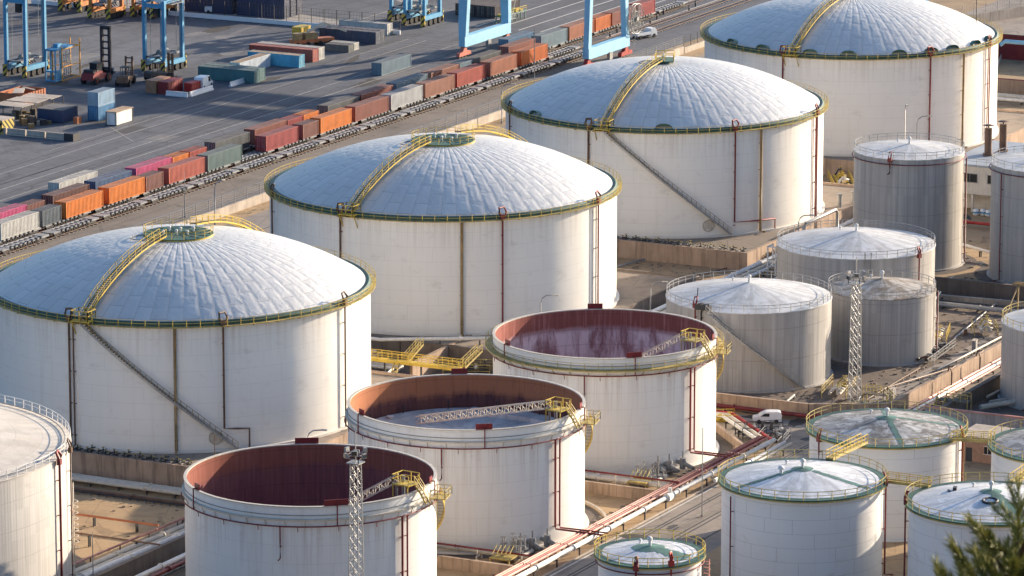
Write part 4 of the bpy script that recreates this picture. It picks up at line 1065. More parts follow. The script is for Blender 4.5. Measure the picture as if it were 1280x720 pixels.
for (x, y, r, lab, c) in ((251.0, 163.3, .3, 'brown heavy forklift with raised mast beside the container handler', (.22,.12,.07)), (258.5, 159.6, -.4, 'dark heavy forklift half hidden at the carrier wheels', (.10,.08,.07))):
    t = root('heavy_forklift', (x, y, .02), lab, 'forklift', None, r)
    b = MB(); b.extr([(-3, .8), (2.6, .8), (2.6, 1.5), (.3, 1.8), (-2.6, 2.3), (-3, 1.9)], -1.3, 1.3); b.build('chassis', paint('forklift_paint', c, .3), t)
    b = MB()
    for p in ((-.9,-.9), (-.9,.9), (.9,-.9), (.9,.9)): b.beam((p[0], p[1], 1.7), (p[0], p[1], 3.7), .12)
    b.box(-1, -1, 3.7, 1, 1, 3.85); b.build('cab_frame', M['dark'], t)
    for xx, rr in ((1.9, .85), (-2.1, .7)):
        for s in (-1.3, 1.3):
            b = MB(); b.wheel((xx, s, rr), rr, .6, 'y', 16); b.build('wheel', M['rubber'], t)
    b = MB()
    for s in (-.7, .7): b.box(2.9, s-.2, .3, 3.3, s+.2, 5.6)
    for i in range(5): b.box(2.95, -.5, .9+i*1.05, 3.25, .5, 1.15+i*1.05)
    b.build('mast', M['brownpipe'], t)
    b = MB()
    for s in (-.6, .6): b.box(3.3, s-.12, .25, 5.4, s+.12, .38)
    b.build('fork', M['dark'], t)

# rail gantry crane straddling the tracks
def xz_frame(b, pts, y0, y1): b.extr(pts, y0, y1)
t = root('gantry_crane', (312, 0, .02), 'pale blue rail gantry crane straddling the container trains', 'crane')
Hc = 23.0; P = M['lblue']
for yy, w0, w1, nm in ((115.2, 2.9, 4.6, 'far'), (84.0, 2.0, 2.3, 'near')):
    x0, x1 = (1.9, 22.5) if nm == 'far' else (-.1, 18.7)
    b = MB(); b.box(x0-.8, yy-.75, 2.5, x1+.8, yy+.75, 4.75); b.box(x0-.6, yy-.95, 2.42, x1+.6, yy+.95, 2.5); b.build('sill_beam', P, t)
    for k, xx in enumerate((x0, x1)):
        lean = 1.2 if k == 0 else -1.2
        b = MB(); hw0, hw1 = w0*.38, w1*.38
        vs = []
        for z, w_, dx in ((4.75, w0, 0), (Hc, w1, lean)):
            for p, q in ((-.5,-.5), (.5,-.5), (.5,.5), (-.5,.5)): vs.append((xx+dx+p*1.45, yy+q*w_*.6, z))
        b.add(vs, [(0,1,5,4), (1,2,6,5), (2,3,7,6), (3,0,4,7), (4,5,6,7), (3,2,1,0)]); b.build('leg', P, t)
        b = MB()
        for i in range(4): b.wheel((xx-2.1+i*1.4, yy, .5), .48, .3, 'y', 14)
        b.build('wheel', M['dark'], t)
        b = MB(); b.extr([(xx-2.8, .45), (xx+2.8, .45), (xx+2.6, 1.2), (xx+.9, 1.5), (xx+.5, 2.42), (xx-.5, 2.42), (xx-.9, 1.5), (xx-2.6, 1.2)], yy-.45, yy+.45); b.build('bogie', M['brightred'] if nm == 'near' else paint('bogie_salmon', (.55,.16,.11), .2), t)
    b = MB(); b.box(x0+1.0, yy-.35, Hc-2.2, x1-1.0, yy+.35, Hc-.6); b.build('tie_beam', P, t)
    b = MB(); xx = (x0+x1)/2; b.box(xx-.7, yy-1.2, 1.0, xx+.7, yy-.5, 2.5); b.box(xx-.4, yy-1.1, .15, xx+.4, yy-.6, 1.0); b.build('control_box', M['galv'], t)
for xx in (3.4, 20.0):
    b = MB(); b.box(xx-1.6, 66, Hc, xx+1.6, 146, Hc+3.0); b.build('main_girder', P, t)
b = MB(); b.box(2.2, 96, Hc+2.4, 21, 103, Hc+3.4); b.box(4, 97, Hc+3.4, 18, 104, Hc+8); b.build('trolley', M['vehicle'], t)
# ladders with landings on the near side of the legs
b = MB()
for i in range(4):
    z = 5.2+i*4.2; b.box(23.6, 114.6, z, 26.2, 116.4, z+.12); b.beam((23.8, 114.7, z), (26.0, 114.7, z+4.2), .14); b.beam((23.8, 116.2, z), (26.0, 116.2, z+4.2), .14)
    b.rail((23.6, 114.6, z+.1), (26.2, 114.6, z+.1), 1.1, .8, .06); b.rail((26.2, 114.6, z+.1), (26.2, 116.4, z+.1), 1.1, .8, .06)
b.build('access_stair', M['galv'], t)
# cable reel on the last leg
b = MB(); cx, cy, cz = 21.2, 82.6, 8.2; R_ = 3.3
for yy in (cy-.35, cy+.35): b.tube([(cx+R_*cos(u), yy, cz+R_*sin(u)) for u in [2*pi*k/36 for k in range(36)]], .1, 5, True); 
for k in range(28):
    u = 2*pi*k/28
    for yy in (cy-.35, cy+.35): b.beam((cx, cy, cz), (cx+R_*cos(u), yy, cz+R_*sin(u)), .07)
b.tube([(cx+1.6*cos(u), cy, cz+1.6*sin(u)) for u in [2*pi*k/24 for k in range(24)]], .12, 5, True); b.wheel((cx, cy, cz), .5, 1.0)
b.beam((cx-1.6, cy+.3, cz), (cx, cy+.3, cz), .35); b.beam((cx, cy, cz-R_), (cx-.5, cy+.4, 1.2), .08); b.build('cable_reel', M['galv'], t)

# fence and wall beside the terminal, dark boxes beyond it
def fence(pts, h, label, gap=3.0, z0=0.0, pm='grey', wires=5, name='wire_fence', base=None, baseh=0.0, cat='fence'):
    t = root(name, (0, 0, 0), label, cat)
    d = 0
    for (x0, y0), (x1, y1) in zip(pts, pts[1:]):
        L = hypot(x1-x0, y1-y0); n = min(60, max(1, int(L/gap)))
        for i in range(n+1):
            f = i/n; b = MB(); x, y = x0+(x1-x0)*f, y0+(y1-y0)*f; b.beam((x, y, z0+baseh), (x, y, z0+baseh+h), .11); b.build('post', M[pm], t)
        b = MB()
        for k in range(wires): z = z0+baseh+.15+(h-.2)*k/(wires-1); b.beam((x0, y0, z), (x1, y1, z), .035)
        for i in range(int(L/.8)):
            f = i*.8/L; x, y = x0+(x1-x0)*f, y0+(y1-y0)*f; b.beam((x, y, z0+baseh+.1), (x, y, z0+baseh+h-.1), .02)
        b.build('wire_mesh', M[pm], t)
        if base:
            b = MB(); a = atan2(y1-y0, x1-x0); b.cbox(((x0+x1)/2, (y0+y1)/2, z0+baseh/2), (L, .35, baseh), a); b.build('base_wall', M[base], t)
    return t
fence([(60, 74.3), (340, 74.3)], 2.3, 'wire fence on a pale wall between the railway and tank road', 4.6, base='concl', baseh=1.7, wires=6)
fence([(340.4, 74.3), (470, 74.3)], 2.5, 'dark wire fence on a grey wall beyond the third dome', 3.6, pm='dark', base='concl', baseh=1.3)
fence([(334.4, 142), (334.4, 240)], 3.4, 'tall wire fence on a white kerb wall across the yard end', 3.2, base='vehicle', baseh=1.0, pm='dark')
fence([(380, 42), (470, 8)], 2.4, 'wire fence on a pale wall behind the farthest dome', 4.0, base='concl', baseh=2.4, pm='grey')
for k, (x, y, rz) in enumerate(((341.5, 176, pi/2), (344.5, 176, pi/2), (347.5, 176, pi/2), (341.5, 190, pi/2))):
    for lv in (0, 1):
        container(x+2.5, y, .02+2.75*lv, 12.6, 'navydark', (.03,.045,.10), ('upper' if lv else 'lower')+' dark blue container in the '+('stack touching the fence','second stack from the fence','third stack from the fence','separate stack near the white car')[k], rz, group='dark blue containers stacked beyond the fence')
for k in range(4):
    container(364+k*.2, 133.2+2.7*k, .02+0, 12.6, 'dusk', (.05,.04,.05), ('dark container behind the crane legs, closest to the tracks','dark container second from the tracks behind the crane','dark container third from the tracks behind the crane','dark container farthest from the tracks behind the crane')[k], 0, group='dark containers behind the crane')
t = root('maintenance_trestle', (357, 127.5, .02), 'green and yellow work trestle behind the crane sill beam', 'trestle')
b = MB()
for i in range(6):
    for yy in (0, 1.8): b.beam((i*2.2, yy, 0), (i*2.2, yy, 1.7), .18)
b.box(-.2, -.2, 1.7, 11.4, 2.0, 1.95); b.build('bench', M['pgreen'], t)
b = MB()
for i in range(5): b.box(i*2.3, .2, 1.95, i*2.3+1.2, 1.6, 2.3+.4*(i % 2))
b.rail((-.2, -.2, 1.95), (11.4, -.2, 1.95), 1.0, 2.0); b.build('fittings', M['yellow'], t)
t = root('container_truck', (357.5, 196.5, .02), 'red-brown truck parked beyond the fence', 'truck', None, rad(-60))
b = MB(); b.box(-1.2, -1.2, .7, 1.2, 1.2, 3.2); b.build('cab', M['brightred'], t); b = MB(); b.box(-10, -1.2, 1.0, -1.4, 1.2, 1.3); b.build('trailer', M['dark'], t)
for dx in (-8.5, -7.2, -2, .4):
    for s in (-1, 1):
        b = MB(); b.wheel((dx, s, .5), .5, .3); b.build('wheel', M['rubber'], t)
# bollards between the parking bays
for k in range(16):
    x = 352+ (k % 8)*7; y = 98+(k//8)*6.6+(k % 3)*1.6
    t = root('bollard', (x, y, .01), 'short dark bollard with a pale band on the lined parking yard', 'bollard', 'bollards on the lined parking yard')
    b = MB(); b.cyl((0, 0), .2, 0, 1.35, 10); b.build('post', M['dark'], t); b = MB(); b.cyl((0, 0), .22, .9, 1.1, 10); b.build('band', M['cream'], t)
# mobile crane with folded boom and its yellow cab
t = root('mobile_crane', (312.5, 152.5, .02), 'dusty mobile crane with folded white boom behind the navy containers', 'crane', None, rad(-35))
b = MB(); b.box(-5, -1.2, .8, 5, 1.2, 1.6); b.build('chassis', M['orangep'], t)
b = MB(); b.box(-2, -1, 1.6, 1, 1, 3.0); b.cyl((-3.5, 0), 1.1, 1.6, 3.0, 14); b.build('house', M['rustp'], t)
b = MB(); b.beam((-1, 0, 3.2), (3, 0, 4.8), .6); b.beam((3, 0, 4.8), (8.5, 0, 2.6), .5); b.build('boom', M['cream'], t)
for dx in (-4, -1.5, 1.5, 4):
    for s in (-1, 1):
        b = MB(); b.wheel((dx, s*1.1, .55), .55, .35); b.build('wheel', M['rubber'], t)
box_thing('yellow_cabin', 314.0, 156.0, .02, 4.2, 2.4, 3.4, M['yellow'], 'small yellow cabin behind the brick red container', 'cabin', ribs=4)
# ------------------------------------------------------------------ pipes, bund walls, masts, small plant
def pipeline(label, pts, specs, gap=7.0, name='pipeline', cat='pipeline', group=None, sup='dark', wob=0.0):
    """specs: list of (sideways offset, z, radius, material); pts: centre line in plan"""
    t = root(name, (pts[0][0], pts[0][1], 0), label, cat, group); ox, oy = pts[0]
    P = [(x-ox, y-oy) for x, y in pts]; N = len(P)
    def side(i, off):
        a = P[max(0, i-1)]; c = P[min(N-1, i+1)]; p = P[i]
        def nrm(u, v):
            L = hypot(v[0]-u[0], v[1]-u[1]); return (-(v[1]-u[1])/L, (v[0]-u[0])/L)
        if i == 0: n = nrm(p, c)
        elif i == N-1: n = nrm(a, p)
        else:
            n1 = nrm(a, p); n2 = nrm(p, c); m = (n1[0]+n2[0], n1[1]+n2[1]); k = 2/(m[0]**2+m[1]**2); n = (m[0]*k, m[1]*k)
        return p[0]+n[0]*off, p[1]+n[1]*off
    for off, z, r, m in specs:
        b = MB(); b.tube([(*side(i, off), z) for i in range(N)], r, 10)
        for i in range(N-1):          # flanges
            (x0, y0), (x1, y1) = side(i, off), side(i+1, off); L = hypot(x1-x0, y1-y0); k = int(L/11)
            for j in range(1, k):
                f = j/k; d = Vector((x1-x0, y1-y0, 0)).normalized(); c = Vector((x0+(x1-x0)*f, y0+(y1-y0)*f, z)); b.tube([tuple(c-d*.07), tuple(c+d*.07)], r*1.45, 10)
        b.build('pipe', M[m], t)
    lo = min(s[0] for s in specs)-.3; hi = max(s[0] for s in specs)+.3; zb = min(s[1]-s[2] for s in specs)-.03
    cnt = 0
    for i in range(N-1):
        L = hypot(P[i+1][0]-P[i][0], P[i+1][1]-P[i][1]); k = max(1, int(L/gap)); a = atan2(P[i+1][1]-P[i][1], P[i+1][0]-P[i][0]); nx, ny = -sin(a), cos(a)
        for j in range(k):
            f = (j+.5)/k; x, y = P[i][0]+(P[i+1][0]-P[i][0])*f, P[i][1]+(P[i+1][1]-P[i][1])*f
            b = MB(); b.cbox((x+nx*(lo+hi)/2, y+ny*(lo+hi)/2, zb-.09), (.2, hi-lo, .18), a)
            for o in (lo+.12, hi-.12): b.beam((x+nx*o, y+ny*o, 0), (x+nx*o, y+ny*o, zb-.1), .18)
            for off, z, r, m in specs:
                if z-r > zb+.12: b.beam((x+nx*off, y+ny*off, zb), (x+nx*off, y+ny*off, z-r), .14)
            b.build('support', M[sup], t)
            for off in (lo+.1,):
                if sup == 'dark' and j % 2 == 0: pass
    return t
def wall(label, pts, h, th=.4, m='conc', cap=None, name='bund_wall', cat='bund wall'):
    t = root(name, (0, 0, 0), label, cat)
    for (x0, y0), (x1, y1) in zip(pts, pts[1:]):
        L = hypot(x1-x0, y1-y0); a = atan2(y1-y0, x1-x0)
        b = MB(); b.cbox(((x0+x1)/2, (y0+y1)/2, h/2-.1), (L, th, h+.2), a); b.build('wall', M[m], t)
        b = MB(); b.cbox(((x0+x1)/2, (y0+y1)/2, h+.06), (L, th+.14, .12), a); b.build('coping', M[cap or m], t)
    return t
# long pipe corridor beside the domed tanks
pipeline('white and pale red pipes along the corridor in front of the domed tanks', [(-130, -30.2), (-36, -34.0), (250, -34.0)][:2],
         [(1.6, 1.7, .16, 'pink'), (.6, 1.0, .42, 'cream'), (-.6, .9, .36, 'cream'), (-1.8, 1.0, .5, 'white')], 7, sup='dark')
pipeline('white pipe bundle running on past the open tanks toward the slim tanks', [(-36, -34.4), (230, -34.4)],
         [(1.2, 1.3, .42, 'white'), (0, 1.0, .36, 'cream'), (-1.2, 1.0, .3, 'white')], 8)
pipeline('white and dark red pipe pair in the corridor beside the open tanks', [(-130, -41.5), (150, -41.5)], [(0.6, 1.2, .36, 'white'), (-.6, 1.0, .3, 'red'), (-1.5, .9, .14, 'dark')], 7)
wall('dark concrete bund wall between the two corridor pipe runs', [(-130, -37.6), (-49, -37.6)], 2.2, .5, 'concd')
wall('brown bund wall beside the tall lattice pipes, ending at the second dome', [(40, -18.4), (66, -17.2)], 3.0, .5, 'conc')
wall('concrete bund wall crossing between the first two open tanks', [(-53.5, -43.5), (-53.5, -84)], 1.6)
wall('concrete bund wall crossing between the two railed and lattice open tanks', [(-8.5, -43.5), (-8.5, -84)], 1.6)
# pipes in front of the first terrace
pipeline('three cream pipes below the terrace wall of the first dome', [(-37.2, 33), (-37.2, -29)], [(.9, .8, .3, 'cream'), (0, .8, .3, 'cream'), (-.9, .8, .3, 'cream')], 4.5)
pipeline('low rusty pipe beside the three cream pipes', [(-41.5, 33), (-41.5, -29)], [(0, .45, .22, 'brownpipe'), (-.6, .3, .14, 'dark')], 1.3, sup='galv')
pipeline('thin orange pipe on posts crossing the sandy ground', [(-50.2, 10), (-50.2, -11.4), (-56.5, -16), (-56.5, -30)], [(0, 1.4, .17, 'orangep')], 6)
pipeline('thin brown pipe on posts near the clad tank foot', [(-66, 2), (-66, -36)], [(0, 1.7, .13, 'brownpipe')], 7)
# valve stands along terrace edges
def stand(): 
    t = bpy.data.objects.new('valve_stand', None); COL.objects.link(t)
    b = MB(); b.beam((0, 0, 0), (0, 0, 1.0), .16); b.box(-.3, -.3, 0, .3, .3, .15); b.tube([(-.9, 0, .55), (.9, 0, .55)], .13, 6); b.build('pipe_stub', M['dark'], t)
    b = MB(); b.tube([(.28*cos(u), .28*sin(u), 1.1) for u in [2*pi*k/10 for k in range(10)]], .05, 4, True); b.beam((-.28, 0, 1.1), (.28, 0, 1.1), .05); b.build('handwheel', M['yellowd'], t)
    return t
sp = stand(); f1 = True
for lab, grp, x0, ys in (('dark valve stand with yellow handwheel along the wall top of the first dome', 'valve stands of the first dome', -31.6, [i*-1.05+9 for i in range(36)]),
                 ('dark valve stand with yellow handwheel along the wall top of the third dome', 'valve stands of the third dome', 141.0, [i*-1.05+5 for i in range(34)])):
    for i, y in enumerate(ys):
        for q in ((0, .8) if i % 2 else (0,)):
            if y < -30: continue
            o = sp if f1 else copy_tree(sp); f1 = False
            o.scale = (.75, .75, .75); o.location = (x0+q*1.6+.3*(i % 3), y, 2.92); o.rotation_euler = (0, 0, random.uniform(-.5, .5)); tag(o, lab, 'valve', grp)
# yellow walkway between first and second dome, with steps over the pipes
t = root('pipe_walkway', (38.5, -9.0, 0), 'yellow raised walkway with railings between the first two domes', 'walkway')
b = MB(); b.box(-.7, -19, 3.3, .7, 8, 3.75); b.build('deck', M['yellow'], t)
b = MB()
for s in (-.65, .65): b.rail((s, -19, 3.75), (s, 8, 3.75), 1.15, 1.8, .06)
b.build('handrail', M['yellow'], t)
for y in (-18.5, -12, -5.5, 1, 7):
    b = MB(); b.beam((0, y, 0), (0, y, 3.3), .25); b.build('column', M['dark'], t)
for kind, q in (('steps_flight', ((.7, -9, 3.6), (5.5, -9, 5.3), 1)), ('steps_flight', ((.7, -19, 3.6), (6.5, -19, 5.1), 1)), ('steps_flight', ((-.7, -8, 3.5), (-3.0, -8, .1), 0))):
    (x0, y0, z0), (x1, y1, z1), rl = q; b = MB()
    for s in (-.45, .45):
        b.beam((x0, y0+s, z0), (x1, y1+s, z1), .1, .3)
        if rl: b.rail((x0, y0+s, z0+.1), (x1, y1+s, z1), 1.1, 1.0)
    for k in range(7): f = (k+.5)/7; b.beam((x0+(x1-x0)*f, y0-.5, z0+(z1-z0)*f), (x0+(x1-x0)*f, y0+.5, z0+(z1-z0)*f), .06, .2)
    b.build(kind, M['yellowd'], t)

pipeline('pair of white pipes bending below the yellow walkway', [(44, 20), (44, -14), (35, -16), (35, -31)], [(.5, 1.1, .34, 'cream'), (-.7, 1.0, .3, 'white')], 5)
pipeline('white pipe behind the yellow walkway at the second dome foot', [(49, 24), (49, -8), (62, -30)], [(0, 4.0, .3, 'white')], 6)
t = root('fire_monitor', (24.5, -37.0, 0), 'bright red fire monitor trolley beside the yellow walkway', 'fire monitor')
b = MB(); b.box(-1.4, -.7, .5, 1.4, .7, .75); b.beam((-1.3, 0, .75), (1.6, 0, 1.7), .22); b.cyl((.0, 0), .3, .75, 1.5, 10); b.build('body', M['brightred'], t)
for dx in (-.9, .9):
    for s in (-.75, .75):
        b = MB(); b.wheel((dx, s, .35), .35, .16, 'y', 12); b.build('wheel', M['rubber'], t)
# pumps and valves: small groups of pipework
def manifold(x, y, rz, label, seed, n=5, L=8.0, mats=('white', 'yellow', 'dark', 'galv'), z=0.0, cat='valve group', h=2.4):
    R_ = random.Random(seed); t = root('valve_manifold', (x, y, z), label, cat, None, rz)
    b = MB()
    for k in range(2): b.tube([(0, k*1.5, .8), (L, k*1.5, .8)], .26, 8)
    b.build('header_pipe', M[mats[0]], t)
    for i in range(n):
        b = MB(); xx = L*(i+.5)/n; zz = h*R_.uniform(.6, 1.0)
        b.tube([(xx, 0, .8), (xx, -.4, zz*.7), (xx, .75, zz*.9), (xx, 1.5, .8)], .17, 7); b.cyl((xx, .3), .34, .5, 1.3, 10); b.cyl((xx, .3), .1, 1.3, zz+.2, 8)
        b.build('branch_pipe', M[R_.choice(mats)], t)
        b = MB(); b.tube([(xx+.32*cos(u), .3+.32*sin(u), zz+.2) for u in [2*pi*k/10 for k in range(10)]], .05, 4, True); b.build('handwheel', M[mats[1]], t)
    b = MB()
    for yy in (-1.2, 2.7): b.rail((-.3, yy, .9), (L+.3, yy, .9), 1.0, 1.6); b.box(-.3, yy-.05, .82, L+.3, yy+.05, .9)
    for xx in (-.2, L+.2):
        for yy in (-1.2, 2.7): b.beam((xx, yy, 0), (xx, yy, .85), .12)
    b.build('guard_rail', M[mats[1]], t)
    return t
manifold(54, -35.0, .1, 'white and yellow valve cluster behind the rusty yellow railed tank', 3, 7, 12)
manifold(64, -29.5, .9, 'dark and blue-grey valve cluster against the second dome foot', 4, 6, 10, ('dark', 'galv', 'white', 'dark'))
manifold(46.5, 4.0, -1.57, 'dark valve cluster behind the yellow walkway beside the second dome', 31, 7, 12, ('dark', 'galv', 'dark', 'white'))
manifold(47.5, -20.5, -1.2, 'white capped valve cluster below the lit bund wall', 32, 5, 7, ('dark', 'yellowd', 'white', 'dark'))
pipeline('white pipes crossing under the yellow walkway', [(33.5, -6), (52, -6)], [(.6, 1.2, .32, 'white'), (-.5, 1.0, .26, 'cream')], 4)
manifold(30.5, -80.0, -.85, 'grey pump cluster next to the parked white van', 5, 5, 7, ('galv', 'dark', 'galv', 'white'))
manifold(28.5, -86.5, .2, 'dark motor pumps at the end of the pink pipe rack', 6, 3, 4.5, ('dark', 'galv', 'dark'))
manifold(34.5, -70.5, -1.0, 'yellow railed valve platform at the foot of the railed open tank', 7, 4, 6, ('yellow', 'yellow', 'yellowd', 'cream'))
manifold(60.5, -83.0, .2, 'cream valve wheels at the foot of the lattice mast', 8, 5, 8, ('cream', 'yellowd', 'dark', 'cream'))
manifold(88.0, -86.5, .1, 'dark pipe tangle before the small brown roofed tank', 9, 6, 12, ('dark', 'galv', 'brownpipe', 'dark'), h=1.5)
manifold(103, -82.5, .3, 'pale yellow valves beside the small brown roofed tank', 10, 5, 7, ('cream', 'yellow', 'cream'), h=1.6)
manifold(112, -88, .5, 'cream valve cluster on the bund edge above the lit wall', 14, 3, 4, ('cream', 'yellowd', 'cream'), h=2.6)
manifold(148, -33, 0, 'yellow valve box at the foot of the third dome', 11, 4, 7, ('yellowd', 'yellow', 'rustp'), 0, h=2.4)
manifold(212, -20, .5, 'yellow railed pipework beyond the slim grey tank', 12, 7, 14, ('yellow', 'yellow', 'dark', 'white'))
manifold(186, -36.5, .2, 'white valve cluster between the third dome and slim tank', 13, 6, 10, ('white', 'galv', 'white', 'cream'), h=3.4)
manifold(-84, -106, .1, 'yellow and green pump stand before the small green patched tank', 15, 5, 10, ('pgreen', 'yellow', 'galv', 'white'), h=3.0)
# inlet pipework between the open tanks
pipeline('thick cream pipes leaving the railed open tank toward the pink rack', [(-2.5, -45), (-2.5, -86)], [(.7, 1.1, .42, 'cream'), (-.8, 1.0, .42, 'white'), (-1.9, 2.1, .14, 'red')], 6, sup='cream')
pipeline('cream pipe leaving the middle open tank toward the pink rack', [(-47.5, -45), (-47.5, -86)], [(.7, 1.0, .36, 'cream'), (-.5, 1.7, .14, 'red')], 6, sup='cream')
for (x, y, sd_) in ((0.5, -79.0, 1), (-45.0, -80.0, 2)):
    R_ = random.Random(sd_); t = root('valve_tree', (x, y, 0), 'spiky cluster of valve spindles at the foot of the '+('railed open tank' if sd_ == 1 else 'middle open tank'), 'valve group')
    b = MB()
    for i in range(26):
        px, py = R_.uniform(-2, 2), R_.uniform(-1.6, 1.6); h_ = R_.uniform(1.2, 4.0)*(1-.25*hypot(px, py)/2)
        b.beam((px, py, .3), (px, py, h_), .12); b.cyl((px, py), .26, .4, 1.1, 8)
        b.tube([(px+.3*cos(u), py+.3*sin(u), h_) for u in [2*pi*k/8 for k in range(8)]], .06, 4, True)
    b.build('spindle', M['grey'], t)
    b = MB()
    for i in range(4): b.tube([(-2.6, -1.4+i*.9, .7), (2.6, -1.4+i*.9, .7)], .28, 8)
    b.build('manifold_pipe', M['cream'], t)
    b = MB()
    for i in range(5): b.beam((-4.5-.2*i, -1.5+i*.55, 2.0), (-2.2-.2*i, -1.0+i*.55, 2.6), .1)
    b.box(-4.9, -1.6, 1.1, -2.0, 1.4, 1.3); b.beam((-4.7, -1.5, 0), (-4.7, -1.5, 1.1), .2); b.beam((-4.7, 1.3, 0), (-4.7, 1.3, 1.1), .2); b.build('platform', M['yellowd'], t)
# the pink and white pipe rack along the plant road
pipeline('long rack of pink and white pipes beside the plant road', [(-64, -86.0), (26.5, -86.0)],
         [(1.3, 1.9, .11, 'pink'), (.85, 1.9, .14, 'pink'), (.35, 1.9, .12, 'red'), (-.2, 1.9, .17, 'pink'), (-1.1, 1.6, .33, 'white')], 6.5)
t = root('pipe_valve_bank', (-10.5, -87.2, 0), 'white flanged joint in the white pipe of the pink rack', 'valve')
b = MB(); b.tube([(-.9, 0, 1.6), (.9, 0, 1.6)], .62, 12); b.cyl((0, -.1), .3, 1.6, 2.9, 10); b.build('body', M['white'], t)
pipeline('red and white pipes turning diagonally off the pink rack', [(26.5, -86.3), (38.5, -74.5), (38.5, -48)], [(-.3, 1.5, .26, 'brightred'), (.6, 1.4, .34, 'cream'), (1.6, 1.4, .3, 'white')], 5)
pipeline('short white pipe pair ending beside the plant road', [(2, -89.0), (27, -89.0)], [(.4, 1.2, .28, 'white'), (-.6, 1.2, .22, 'cream')], 6)
wall('low tan wall running diagonally beneath the diagonal pipes', [(36.5, -71.5), (22.0, -84.6)], 1.1, .4, 'conc')
wall('low concrete wall under the pink pipe rack', [(-64, -83.6), (21.5, -83.6)], .5, .35, 'conc')
# bund around the grey tanks
wall('brown concrete bund wall around the grey tanks, red pipe at its foot', [(46.5, -45), (46.5, -84), (52.5, -94.8), (140, -94.8)], 2.3, .5, 'conc')
pipeline('dark red fire pipe along the foot of the grey tank bund', [(45.2, -47), (45.2, -84.5), (51.6, -96.2)], [(0, .8, .32, 'red')], 9)
pipeline('pale pink pipes on the sunlit side of the bund wall', [(52.5, -97.2), (140, -97.2)], [(.5, .9, .22, 'pink'), (-.3, .8, .24, 'white'), (-1.0, .7, .18, 'pink')], 6)
for x in (73, 85):
    t = root('pipe_loop', (x, -95.6, 0), 'thin pipe arch over the bund wall coping '+('farther from' if x > 80 else 'closer to')+' the lattice mast', 'pipe')
    b = MB(); b.tube([(0, -1.2, .3), (0, -1.2, 3.0), (.3, -.9, 3.5), (2.6, -.7, 3.5), (3, .4, 3.3), (3, 1.2, .4)], .12, 7); b.build('arch', M['brownpipe'], t)
wall('dark bund wall across the road from the grey tank bund', [(54, -103.0), (115, -103.0)], 2.4, .5, 'concd')
t = root('corrugated_screen', (50.5, -101.5, 0), 'blue-grey corrugated screen wall with a faded red top edge', 'fence')
b = MB(); vs = []; N = 120
for i in range(N+1):
    y = -i*.3; vs += [(-.06 if i % 2 else .06, y, 0), (-.06 if i % 2 else .06, y, 3.0)]
b.add(vs, [(2*i, 2*i+2, 2*i+3, 2*i+1) for i in range(N)]); b.build('panel', paint('screen_sheet', (.30,.31,.33), .25, .6), t)
b = MB(); b.box(-.25, -36, 3.0, .25, .2, 3.2); b.build('coping', M['pink'], t)
for k in range(4):
    b = MB(); b.box(.1, -12*k-.3 if k else -.3, 0, .5, -12*k+.1 if k else .1, 2.98); b.build('post', M['grey'], t)
wall('low wall closing the end of the screen by the plant road', [(52, -101.6), (44, -99)], 2.0, .35, 'concl', 'pink')
t = root('steel_steps', (57.5, -100.6, 0), 'yellow railed steps over the dark bund wall', 'steps')
b = MB(); b.box(0, -5, 2.4, 1.6, 0, 2.55)
for i in range(8): b.box(-.3*i-.3, -1.6, 2.2-.28*i, -.3*i, -.2, 2.28-.28*i)
b.build('treads', M['grate'], t)
b = MB(); b.rail((0, -5, 2.55), (0, -1.6, 2.55), 1.2, 1); b.rail((1.6, -5, 2.55), (1.6, 0, 2.55), 1.2, 1); b.rail((0, -.2, 2.5), (-2.4, -.2, .2), 1.2, .8); b.rail((0, -1.6, 2.5), (-2.4, -1.6, .2), 1.2, .8)
for p in ((0,-5), (1.6,-5), (0,0), (1.6,0)): b.beam((*p, 0), (*p, 2.5), .12)
b.build('handrail', M['yellowd'], t)
t = root('steel_steps', (57.0, -92.5, 0), 'yellow railed steps over the brown bund near the mast', 'steps')
b = MB()
for i in range(8): b.box(-1.2, -.3*i-.3, 2.5-.3*i, .2, -.3*i, 2.56-.3*i)
b.box(-1.2, 0, 2.5, .2, 3.5, 2.6); b.build('treads', M['grate'], t)
b = MB()
for s in (-1.2, .2): b.rail((s, 0, 2.6), (s, 3.5, 2.6), 1.2, 1); b.rail((s, 0, 2.6), (s, -2.6, .1), 1.2, .8); b.beam((s, 3.4, 0), (s, 3.4, 2.5), .12); b.beam((s, .1, 0), (s, .1, 2.5), .12)
b.build('handrail', M['yellowd'], t)
t = root('tank_car_pipework', (62, -112, 0), 'pale pipes and a white drum in the shaded bund', 'pipework')
b = MB(); b.tube([(0, 6, .9), (9, 1, .9)], .4, 8); b.tube([(4, 6, .8), (14, 1, .8)], .3, 8); b.tube([(8, 8, .6), (30, 7, .6)], .25, 8); b.build('pipe', M['cream'], t)
b = MB(); b.ball((9, 3.5, .9), 1.0, 14, .8); b.build('drum', M['white'], t)
